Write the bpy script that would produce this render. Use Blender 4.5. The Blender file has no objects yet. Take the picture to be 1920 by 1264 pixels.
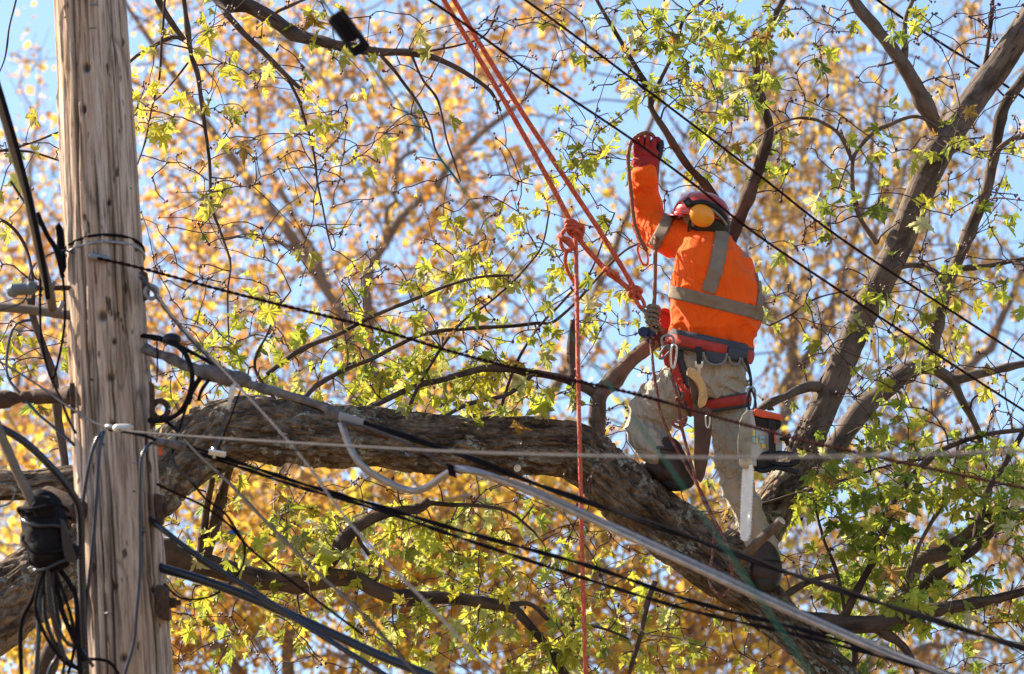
import bpy, bmesh, math, random
import numpy as np
from mathutils import Vector, Matrix
from mathutils.bvhtree import BVHTree

random.seed(7)
RNG = np.random.default_rng(11)
SC = bpy.context.scene
COL = SC.collection

# ------------------------------------------------------------------ camera
LENS = 154.0
PITCH = math.radians(16.0)
ROLL = math.radians(0.9)
CAM = np.array([0.0, 0.0, 1.6])
FOCUS = 17.9
FPX = 1920 * LENS / 36.0
fwd = np.array([0.0, math.cos(PITCH), math.sin(PITCH)])
r0_ = np.array([1.0, 0.0, 0.0])
u0_ = np.cross(r0_, fwd)
rgt = r0_ * math.cos(ROLL) + u0_ * math.sin(ROLL)
upv = np.cross(rgt, fwd)
cd = bpy.data.cameras.new('camera')
cam = bpy.data.objects.new('camera', cd)
COL.objects.link(cam)
SC.camera = cam
cd.lens = LENS
cd.sensor_width = 36.0
cd.clip_start = 0.5
cd.clip_end = 3000.0
cd.dof.use_dof = True
cd.dof.focus_distance = FOCUS
cd.dof.aperture_fstop = 3.9
cd.dof.aperture_blades = 7
m3 = Matrix((rgt, upv, -fwd)).transposed()
cam.matrix_world = Matrix.Translation(Vector(CAM)) @ m3.to_4x4()

# ------------------------------------------------------------------ sky, sun, exposure
SUN_AZ = math.radians(-68.0)      # measured from the view direction, negative = to the west (picture's left)
SUN_EL = math.radians(36.0)
w = bpy.data.worlds.new('World')
SC.world = w
w.use_nodes = True
wn = w.node_tree
bg = wn.nodes['Background']
sky = wn.nodes.new('ShaderNodeTexSky')
sky.sky_type = 'NISHITA'
sky.sun_disc = False
sky.sun_elevation = SUN_EL
sky.sun_rotation = SUN_AZ
sky.air_density = 1.0
sky.dust_density = 1.0
sky.ozone_density = 3.0
wn.links.new(sky.outputs[0], bg.inputs[0])
bg.inputs[1].default_value = 0.098
sd = bpy.data.lights.new('sun', 'SUN')
sun = bpy.data.objects.new('sun', sd)
COL.objects.link(sun)
sd.energy = 5.0
sd.angle = math.radians(0.53)
sd.color = (1.0, 0.87, 0.68)
sdir = Vector((math.sin(SUN_AZ) * math.cos(SUN_EL), math.cos(SUN_AZ) * math.cos(SUN_EL), math.sin(SUN_EL)))
sun.rotation_euler = sdir.to_track_quat('Z', 'Y').to_euler()
sun.location = (-30, 10, 40)
SC.view_settings.view_transform = 'Standard'
SC.view_settings.look = 'None'
SC.view_settings.gamma = 1.0
SC.view_settings.exposure = 1.52
SC.render.engine = 'CYCLES'
SC.cycles.use_denoising = True
SC.cycles.max_bounces = 5
SC.cycles.diffuse_bounces = 3
SC.cycles.transparent_max_bounces = 8
SC.cycles.caustics_reflective = False
SC.cycles.caustics_refractive = False

# ------------------------------------------------------------------ helpers
def P(px, py, d):
    """Point of the world at depth d (metres along the view axis) seen at photo pixel px, py."""
    return CAM + fwd * d + rgt * ((px - 960.0) * d / FPX) - upv * ((py - 632.0) * d / FPX)

def S(px, d=18.0):
    return px * d / FPX

def PA(pts):
    return np.array([P(*p) for p in pts])

def proj(q):
    v = np.asarray(q) - CAM
    d = v @ fwd
    return 960 + (v @ rgt) / d * FPX, 632 - (v @ upv) / d * FPX, d

_perm = np.random.default_rng(3).permutation(512) % 256
_perm = np.concatenate([_perm[:256]] * 3)
_val = np.random.default_rng(4).uniform(-1, 1, 256)
def vnoise(p):
    """Smooth value noise in -1..1 for an (N,3) array."""
    p = np.asarray(p, float)
    i = np.floor(p).astype(int)
    f = p - i
    f = f * f * (3 - 2 * f)
    i &= 255
    out = 0
    for dx in (0, 1):
        wx = f[:, 0] if dx else 1 - f[:, 0]
        ax = _perm[(i[:, 0] + dx) & 255]
        for dy in (0, 1):
            wy = f[:, 1] if dy else 1 - f[:, 1]
            ay = _perm[(ax + i[:, 1] + dy) & 255]
            for dz in (0, 1):
                wz = f[:, 2] if dz else 1 - f[:, 2]
                out = out + wx * wy * wz * _val[_perm[(ay + i[:, 2] + dz) & 255]]
    return out

def fbm(p, o=3):
    a, s, k = 0, 1.0, 0.0
    p = np.asarray(p, float)
    for _ in range(o):
        a = a + s * vnoise(p); k += s
        p = p * 2.03 + 17.1; s *= 0.5
    return a / k

def crom(pts, n):
    """Catmull-Rom resample of an (N,k) array to n rows, even in chord length."""
    p = np.asarray(pts, float)
    if len(p) == 2:
        t = np.linspace(0, 1, n)[:, None]
        return p[0] * (1 - t) + p[1] * t
    seg = np.linalg.norm(np.diff(p[:, :3], axis=0), axis=1) + 1e-9
    acc = np.concatenate([[0], np.cumsum(seg)])
    q = np.vstack([2 * p[0] - p[1], p, 2 * p[-1] - p[-2]])
    s = np.linspace(0, acc[-1], n)
    k = np.clip(np.searchsorted(acc, s, 'right') - 1, 0, len(seg) - 1)
    t = ((s - acc[k]) / seg[k])[:, None]
    a, b, c, d = q[k], q[k + 1], q[k + 2], q[k + 3]
    return 0.5 * (2 * b + (c - a) * t + (2 * a - 5 * b + 4 * c - d) * t * t + (3 * b - a - 3 * c + d) * t ** 3)

def frames(pts):
    p = np.asarray(pts, float)
    t = np.gradient(p, axis=0)
    t /= np.linalg.norm(t, axis=1)[:, None] + 1e-12
    n = np.zeros_like(t)
    a = fwd if abs(t[0] @ fwd) < 0.9 else upv
    v = a - t[0] * (a @ t[0]); v /= np.linalg.norm(v)
    for i in range(len(p)):
        v = v - t[i] * (v @ t[i]); v /= np.linalg.norm(v) + 1e-12
        n[i] = v
    return t, n, np.cross(t, n)

def tube(pts, rad, sides=8, cap=True, ry=None):
    """Verts, faces and seamless bark coordinates of a tube along pts."""
    p = np.asarray(pts, float)
    N = len(p)
    r = np.broadcast_to(np.asarray(rad, float), (N,))
    r2 = r if ry is None else np.broadcast_to(np.asarray(ry, float), (N,))
    t, n, b = frames(p)
    a = np.arange(sides) * 2 * math.pi / sides
    ca, sa = np.cos(a), np.sin(a)
    v = p[:, None] + n[:, None] * (ca[None, :, None] * r[:, None, None]) + b[:, None] * (sa[None, :, None] * r2[:, None, None])
    ln = np.concatenate([[0], np.cumsum(np.linalg.norm(np.diff(p, axis=0), axis=1))])
    rm = max(float(r.mean()), 1e-4)
    bk = np.stack([np.broadcast_to(ca * rm, (N, sides)), np.broadcast_to(sa * rm, (N, sides)), np.broadcast_to(ln[:, None], (N, sides))], -1)
    v = v.reshape(-1, 3); bk = bk.reshape(-1, 3)
    i = np.arange(N - 1)[:, None] * sides
    j = np.arange(sides)[None, :]
    j2 = (j + 1) % sides
    f = np.stack([i + j, i + j2, i + sides + j2, i + sides + j], -1).reshape(-1, 4).tolist()
    if cap:
        f.append(list(range(sides))[::-1])
        f.append(list(range((N - 1) * sides, N * sides)))
    return v, f, bk

class MB:
    """Collects geometry of ONE part."""
    def __init__(self):
        self.v, self.f, self.bk, self.c, self.n = [], [], [], [], 0
    def add(self, v, f, bk=None, col=None):
        v = np.asarray(v, float)
        self.v.append(v)
        o = self.n
        self.f.extend([[k + o for k in q] for q in f])
        self.bk.append(v if bk is None else bk)
        c = np.ones((len(v), 4)) if col is None else np.broadcast_to(np.asarray(list(col)[:3] + [1.0]) if np.ndim(col) == 1 else col, (len(v), 4))
        self.c.append(c)
        self.n += len(v)
        return self
    def tube(self, pts, rad, sides=8, n=None, cap=True, col=None, ry=None):
        p = np.asarray(pts, float)
        r = np.broadcast_to(np.asarray(rad, float), (len(p),))
        if n:
            q = crom(np.column_stack([p, r]), n)
            p, r = q[:, :3], np.maximum(q[:, 3], 1e-4)
        v, f, bk = tube(p, r, sides, cap, ry)
        return self.add(v, f, bk, col)
    def build(self, name, mat, parent=None, smooth=True):
        return mesh_obj(name, np.vstack(self.v), self.f, mat, parent, smooth, np.vstack(self.bk), np.vstack(self.c))

def make_mesh(name, v, f, mat=None, smooth=True, bk=None, col=None):
    me = bpy.data.meshes.new(name)
    me.from_pydata(np.asarray(v).tolist(), [], f if isinstance(f, list) else f.tolist())
    if bk is not None:
        at = me.attributes.new('bark', 'FLOAT_VECTOR', 'POINT')
        at.data.foreach_set('vector', np.asarray(bk, np.float32).ravel())
    if col is not None:
        at = me.attributes.new('tint', 'FLOAT_COLOR', 'POINT')
        at.data.foreach_set('color', np.asarray(col, np.float32).ravel())
    if smooth:
        me.polygons.foreach_set('use_smooth', [True] * len(me.polygons))
    if mat:
        me.materials.append(mat)
    me.update()
    return me

def link(name, me, parent=None):
    o = bpy.data.objects.new(name, me)
    COL.objects.link(o)
    if parent is not None:
        setpar(o, parent)
    return o

def setpar(o, parent):
    o.parent = parent
    o.matrix_parent_inverse = Matrix.Translation(-PLOC.get(parent.name, Vector((0, 0, 0))))

PLOC = {}
def mesh_obj(name, v, f, mat, parent=None, smooth=True, bk=None, col=None):
    return link(name, make_mesh(name, v, f, mat, smooth, bk, col), parent)

def thing(name, loc, label, cat, group=None):
    o = bpy.data.objects.new(name, None)
    COL.objects.link(o)
    o.location = loc
    o.empty_display_size = 0.1
    PLOC[o.name] = Vector(loc)
    return tag(o, label, cat, group)

def tag(o, label=None, cat=None, group=None, kind=None):
    if label: o['label'] = label
    if cat: o['category'] = cat
    if group: o['group'] = group
    if kind: o['kind'] = kind
    return o

def bm_obj(name, bm, mat, parent=None, smooth=True):
    me = bpy.data.meshes.new(name)
    bm.to_mesh(me); bm.free()
    if smooth:
        me.polygons.foreach_set('use_smooth', [True] * len(me.polygons))
    me.materials.append(mat)
    return link(name, me, parent)

def prism(outline, d, th, bevel=0.0, seg=2, taper=1.0, tilt=(0.0, 0.0)):
    """bmesh of a px outline at depth d, th metres thick away from the camera, edges bevelled."""
    bm = bmesh.new()
    o = np.array(outline, float)
    c = o.mean(0)
    dd = lambda x, y: d + tilt[0] * S(x - c[0], d) + tilt[1] * S(y - c[1], d)
    a = [bm.verts.new(P(x, y, dd(x, y))) for x, y in o]
    b = [bm.verts.new(P(c[0] + (x - c[0]) * taper, c[1] + (y - c[1]) * taper, dd(x, y)) + fwd * th) for x, y in o]
    n = len(a)
    bm.faces.new(a)
    bm.faces.new(b[::-1])
    for i in range(n):
        bm.faces.new((a[i], b[i], b[(i + 1) % n], a[(i + 1) % n]))
    bmesh.ops.recalc_face_normals(bm, faces=bm.faces)
    if bevel:
        bmesh.ops.bevel(bm, geom=list(bm.edges), offset=bevel, segments=seg, affect='EDGES', profile=0.6, clamp_overlap=True)
    return bm

def solid(name, outline, d, th, mat, parent=None, bevel=0.003, seg=2, taper=1.0, tilt=(0, 0)):
    o = bm_obj(name, prism(outline, d, th, bevel, seg, taper, tilt), mat, parent, False)
    shade_auto(o)
    return o

def shade_auto(o, ang=0.6):
    me = o.data
    bm = bmesh.new(); bm.from_mesh(me)
    for e in bm.edges:
        if len(e.link_faces) == 2:
            e.smooth = e.calc_face_angle(0) < ang
    for f in bm.faces:
        f.smooth = True
    bm.to_mesh(me); bm.free()

def ellipsoid(c, ax, ay, az, nu=24, nv=16, v0=-90, v1=90):
    """ax, ay, az: half-axis vectors."""
    v, f = [], []
    for j in range(nv + 1):
        la = math.radians(v0 + (v1 - v0) * j / nv)
        for i in range(nu):
            lo = 2 * math.pi * i / nu
            v.append(np.asarray(c) + ax * (math.cos(la) * math.cos(lo)) + ay * (math.cos(la) * math.sin(lo)) + az * math.sin(la))
    for j in range(nv):
        for i in range(nu):
            f.append([j * nu + i, j * nu + (i + 1) % nu, (j + 1) * nu + (i + 1) % nu, (j + 1) * nu + i])
    if v0 > -90: f.append(list(range(nu))[::-1])
    if v1 < 90: f.append(list(range(nv * nu, (nv + 1) * nu)))
    return np.array(v), f

def voxel(name, v, f, size, smooth=4, mat=None):
    """One continuous surface from overlapping closed shells."""
    me = make_mesh(name + '_src', v, f, None, False)
    o = bpy.data.objects.new(name + '_src', me)
    COL.objects.link(o)
    md = o.modifiers.new('r', 'REMESH'); md.mode = 'VOXEL'; md.voxel_size = size; md.use_smooth_shade = True
    ms = o.modifiers.new('s', 'SMOOTH'); ms.factor = 0.5; ms.iterations = smooth
    dg = bpy.context.evaluated_depsgraph_get()
    out = bpy.data.meshes.new_from_object(o.evaluated_get(dg))
    bpy.data.objects.remove(o); bpy.data.meshes.remove(me)
    out.name = name
    out.materials.clear()
    if mat: out.materials.append(mat)
    return out

def displace(me, fn):
    n = len(me.vertices)
    co = np.empty(n * 3, np.float32); me.vertices.foreach_get('co', co)
    no = np.empty(n * 3, np.float32); me.vertices.foreach_get('normal', no)
    co = co.reshape(-1, 3).astype(float); no = no.reshape(-1, 3)
    co = co + no * fn(co)[:, None]
    me.vertices.foreach_set('co', co.astype(np.float32).ravel())
    me.update()

# ------------------------------------------------------------------ materials
def newmat(name):
    m = bpy.data.materials.new(name)
    m.use_nodes = True
    nt = m.node_tree
    return m, nt, nt.nodes['Principled BSDF']

def N(nt, kind, **kw):
    n = nt.nodes.new('ShaderNode' + kind)
    for k, v in kw.items():
        if k in n.inputs: n.inputs[k].default_value = v
        else: setattr(n, k, v)
    return n

def ramp(nt, src, stops):
    r = nt.nodes.new('ShaderNodeValToRGB')
    e = r.color_ramp.elements
    while len(e) < len(stops): e.new(0.5)
    for k, (pos, c) in enumerate(stops):
        e[k].position = pos
        e[k].color = (c[0], c[1], c[2], 1) if not np.isscalar(c) else (c, c, c, 1)
    nt.links.new(src, r.inputs[0])
    return r.outputs[0]

def mixc(nt, fac, a, b, mode='MIX'):
    m = nt.nodes.new('ShaderNodeMix'); m.data_type = 'RGBA'; m.blend_type = mode
    for sock, val in ((m.inputs[0], fac), (m.inputs[6], a), (m.inputs[7], b)):
        if hasattr(val, 'links'): nt.links.new(val, sock)
        elif np.isscalar(val): sock.default_value = val
        else: sock.default_value = (*val[:3], 1)
    return m.outputs[2]

def coords(nt, attr=None, scale=(1, 1, 1)):
    if attr:
        a = N(nt, 'Attribute', attribute_name=attr); src = a.outputs['Vector']
    else:
        a = N(nt, 'TexCoord'); src = a.outputs['Object']
    mp = nt.nodes.new('ShaderNodeMapping')
    mp.inputs['Scale'].default_value = scale
    nt.links.new(src, mp.inputs[0])
    return mp.outputs[0]

def noise(nt, vec, scale, detail=4, rough=0.55, dist=0.0):
    n = N(nt, 'TexNoise', Scale=scale, Detail=detail, Roughness=rough, Distortion=dist)
    nt.links.new(vec, n.inputs['Vector'])
    return n.outputs['Fac']

def bump(nt, h, bsdf, strength=0.5, dist=0.01):
    b = N(nt, 'Bump', Strength=strength, Distance=dist)
    nt.links.new(h, b.inputs['Height'])
    nt.links.new(b.outputs[0], bsdf.inputs['Normal'])

def plain(name, col, rough=0.6, metal=0.0, var=0.25, vs=18.0, bs=0.15, bsc=120.0, attr=None, stretch=(1, 1, 1), sheen=0.0, coat=0.0, spec=0.5):
    m, nt, b = newmat(name)
    v = coords(nt, attr, stretch)
    n1 = noise(nt, v, vs)
    lo = tuple(c * (1 - var) for c in col); hi = tuple(min(1, c * (1 + var)) for c in col)
    nt.links.new(ramp(nt, n1, [(0.3, lo), (0.7, hi)]), b.inputs['Base Color'])
    b.inputs['Roughness'].default_value = rough
    b.inputs['Metallic'].default_value = metal
    b.inputs['Sheen Weight'].default_value = sheen
    b.inputs['Coat Weight'].default_value = coat
    b.inputs['Specular IOR Level'].default_value = spec
    if bs:
        bump(nt, noise(nt, v, bsc, 3), b, bs, 0.004)
    return m

def mat_bark_old():
    m, nt, b = newmat('bark_old')
    v = coords(nt, 'bark', (1, 1, 0.45))
    n1 = noise(nt, v, 19, 7, 0.68, 0.6)
    n2 = noise(nt, v, 60, 5, 0.7)
    vo = N(nt, 'TexVoronoi', Scale=24.0, feature='DISTANCE_TO_EDGE'); nt.links.new(v, vo.inputs['Vector'])
    c = ramp(nt, n1, [(0.32, (0.022, 0.016, 0.012)), (0.42, (0.10, 0.071, 0.05)), (0.53, (0.205, 0.15, 0.105)), (0.61, (0.28, 0.212, 0.155)), (0.69, (0.31, 0.18, 0.09))])
    c = mixc(nt, ramp(nt, n2, [(0.36, 0.7), (0.55, 0.0)]), c, (0.025, 0.018, 0.014))
    li = noise(nt, coords(nt, 'bark', (1, 1, 0.8)), 7, 5, 0.7)
    li2 = noise(nt, coords(nt, 'bark', (1, 1, 1)), 45, 3, 0.6)
    mm = nt.nodes.new('ShaderNodeMath'); mm.operation = 'MULTIPLY'
    nt.links.new(ramp(nt, li, [(0.53, 0.0), (0.585, 1.0)]), mm.inputs[0]); nt.links.new(ramp(nt, li2, [(0.48, 0.0), (0.55, 0.9)]), mm.inputs[1])
    c = mixc(nt, mm.outputs[0], c, (0.36, 0.36, 0.29))
    nt.links.new(c, b.inputs['Base Color'])
    b.inputs['Roughness'].default_value = 0.95
    b.inputs['Specular IOR Level'].default_value = 0.15
    h = mixc(nt, 0.5, ramp(nt, vo.outputs['Distance'], [(0.0, 0.0), (0.25, 1.0)]), n2)
    bump(nt, h, b, 1.0, 0.03)
    return m

def mat_bark_young(name, base, dark, ring=0.5):
    m, nt, b = newmat(name)
    v = coords(nt, 'bark', (1, 1, 0.5))
    n1 = noise(nt, v, 22, 5, 0.6)
    c = ramp(nt, n1, [(0.28, dark), (0.5, base), (0.75, tuple(min(1, k * 1.3) for k in base))])
    nb = noise(nt, coords(nt, 'bark', (1, 1, 0.45)), 6, 4, 0.65, 0.6)
    c = mixc(nt, ramp(nt, nb, [(0.52, 0.0), (0.6, 0.8)]), c, dark)
    vr = coords(nt, 'bark', (0.25, 0.25, 3.0))
    n2 = noise(nt, vr, 22, 3, 0.6)
    c = mixc(nt, ramp(nt, n2, [(0.58, 0.0), (0.72, ring)]), c, dark)
    vc = coords(nt, 'bark', (2.4, 2.4, 0.22))
    n3 = noise(nt, vc, 30, 3, 0.6, 0.5)
    c = mixc(nt, ramp(nt, n3, [(0.3, 0.85), (0.38, 0.0)]), c, tuple(k * 0.35 for k in dark))
    nt.links.new(c, b.inputs['Base Color'])
    b.inputs['Roughness'].default_value = 0.85
    b.inputs['Specular IOR Level'].default_value = 0.25
    bump(nt, mixc(nt, 0.5, n1, n3), b, 0.9, 0.01)
    return m

def mat_pole():
    m, nt, b = newmat('weathered_pole_wood')
    v = coords(nt, 'bark', (1, 1, 0.045))
    n1 = noise(nt, v, 34, 6, 0.7, 0.3)
    n2 = noise(nt, v, 120, 4, 0.7)
    big = noise(nt, coords(nt, 'bark', (1, 1, 0.22)), 7, 3, 0.6)
    c = ramp(nt, n1, [(0.30, (0.13, 0.078, 0.055)), (0.40, (0.37, 0.258, 0.182)), (0.52, (0.50, 0.37, 0.28)), (0.66, (0.59, 0.465, 0.38))])
    c = mixc(nt, ramp(nt, big, [(0.46, 0.0), (0.64, 0.6)]), c, (0.42, 0.27, 0.165))
    c = mixc(nt, ramp(nt, n2, [(0.34, 0.8), (0.5, 0.0)]), c, (0.07, 0.04, 0.028))
    n4 = noise(nt, coords(nt, 'bark', (1, 1, 0.02)), 60, 3, 0.6, 0.4)
    c = mixc(nt, ramp(nt, n4, [(0.36, 0.6), (0.44, 0.0)]), c, (0.085, 0.048, 0.033))
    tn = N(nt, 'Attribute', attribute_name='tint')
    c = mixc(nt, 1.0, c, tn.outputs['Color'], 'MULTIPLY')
    # small dark weather pits
    pit = noise(nt, coords(nt, 'bark', (1, 1, 0.28)), 34, 2, 0.5)
    c = mixc(nt, ramp(nt, pit, [(0.655, 0.0), (0.70, 0.9)]), c, (0.06, 0.035, 0.022))
    nt.links.new(c, b.inputs['Base Color'])
    b.inputs['Roughness'].default_value = 0.9
    b.inputs['Specular IOR Level'].default_value = 0.2
    bump(nt, mixc(nt, 0.5, n1, n2), b, 0.55, 0.006)
    return m

def mat_leaf(name, trans=0.5, spot=True, gain=1.15, rough=0.5):
    m, nt, b = newmat(name)
    tn = N(nt, 'Attribute', attribute_name='tint')
    c = tn.outputs['Color']
    if spot:
        v = coords(nt)
        n1 = noise(nt, v, 26, 3, 0.6)
        c = mixc(nt, ramp(nt, n1, [(0.67, 0.0), (0.73, 0.85)]), c, (0.13, 0.06, 0.02))
        n0 = noise(nt, v, 9, 2, 0.5)
        c = mixc(nt, ramp(nt, n0, [(0.35, 0.0), (0.7, 0.3)]), c, (0.44, 0.40, 0.03))
    nt.links.new(c, b.inputs['Base Color'])
    b.inputs['Roughness'].default_value = rough
    b.inputs['Specular IOR Level'].default_value = 0.4
    tr = nt.nodes.new('ShaderNodeBsdfTranslucent')
    g = nt.nodes.new('ShaderNodeGamma'); g.inputs[1].default_value = 0.8
    nt.links.new(c, g.inputs[0])
    nt.links.new(mixc(nt, 1.0, g.outputs[0], (gain, gain, gain * 0.7), 'MULTIPLY'), tr.inputs[0])
    mx = nt.nodes.new('ShaderNodeMixShader'); mx.inputs[0].default_value = trans
    nt.links.new(b.outputs[0], mx.inputs[1]); nt.links.new(tr.outputs[0], mx.inputs[2])
    nt.links.new(mx.outputs[0], nt.nodes['Material Output'].inputs[0])
    return m

def mat_cloth(name, col, s1, s2, k, rough=0.85):
    m, nt, b = newmat(name)
    v = coords(nt)
    c = ramp(nt, noise(nt, v, 6, 4), [(0.3, tuple(q * 0.86 for q in col)), (0.65, col)])
    gr = noise(nt, v, 14, 5, 0.7)
    c = mixc(nt, ramp(nt, gr, [(0.58, 0.0), (0.74, 0.14)]), c, (0.16, 0.10, 0.06))
    nt.links.new(c, b.inputs['Base Color'])
    b.inputs['Roughness'].default_value = rough
    b.inputs['Specular IOR Level'].default_value = 0.2
    b.inputs['Sheen Weight'].default_value = 0.1
    mp = nt.nodes.new('ShaderNodeMapping'); mp.inputs['Rotation'].default_value = (0.4, 0.7, 0.3); mp.inputs['Scale'].default_value = (1, 1, 0.45)
    nt.links.new(v, mp.inputs[0])
    a = noise(nt, mp.outputs[0], s1, 2, 0.5, 1.2)
    a2 = noise(nt, v, s2, 3, 0.6, 0.8)
    ab = nt.nodes.new('ShaderNodeMath'); ab.operation = 'PINGPONG'; ab.inputs[1].default_value = 0.12
    nt.links.new(a, ab.inputs[0])
    ad = nt.nodes.new('ShaderNodeMath'); ad.operation = 'MULTIPLY_ADD'; ad.inputs[1].default_value = 0.5
    nt.links.new(a2, ad.inputs[0]); 
    m8 = nt.nodes.new('ShaderNodeMath'); m8.operation = 'MULTIPLY'; m8.inputs[1].default_value = 6.0
    nt.links.new(ab.outputs[0], m8.inputs[0]); nt.links.new(m8.outputs[0], ad.inputs[2])
    bump(nt, ad.outputs[0], b, k, 0.012)
    return m

def mat_rope(name, col, fleck):
    m, nt, b = newmat(name)
    v = coords(nt, 'bark', (1, 1, 1))
    vo = N(nt, 'TexVoronoi', Scale=190.0); nt.links.new(coords(nt, 'bark', (1, 1, 0.45)), vo.inputs['Vector'])
    c = ramp(nt, noise(nt, v, 25, 3), [(0.3, tuple(k * 0.75 for k in col)), (0.7, col)])
    fl = noise(nt, coords(nt, 'bark', (1, 1, 0.6)), 110, 1)
    c = mixc(nt, ramp(nt, fl, [(0.56, 0.0), (0.62, 0.9)]), c, fleck)
    nt.links.new(c, b.inputs['Base Color'])
    b.inputs['Roughness'].default_value = 0.75
    bump(nt, vo.outputs['Distance'], b, 0.8, 0.003)
    return m

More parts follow.
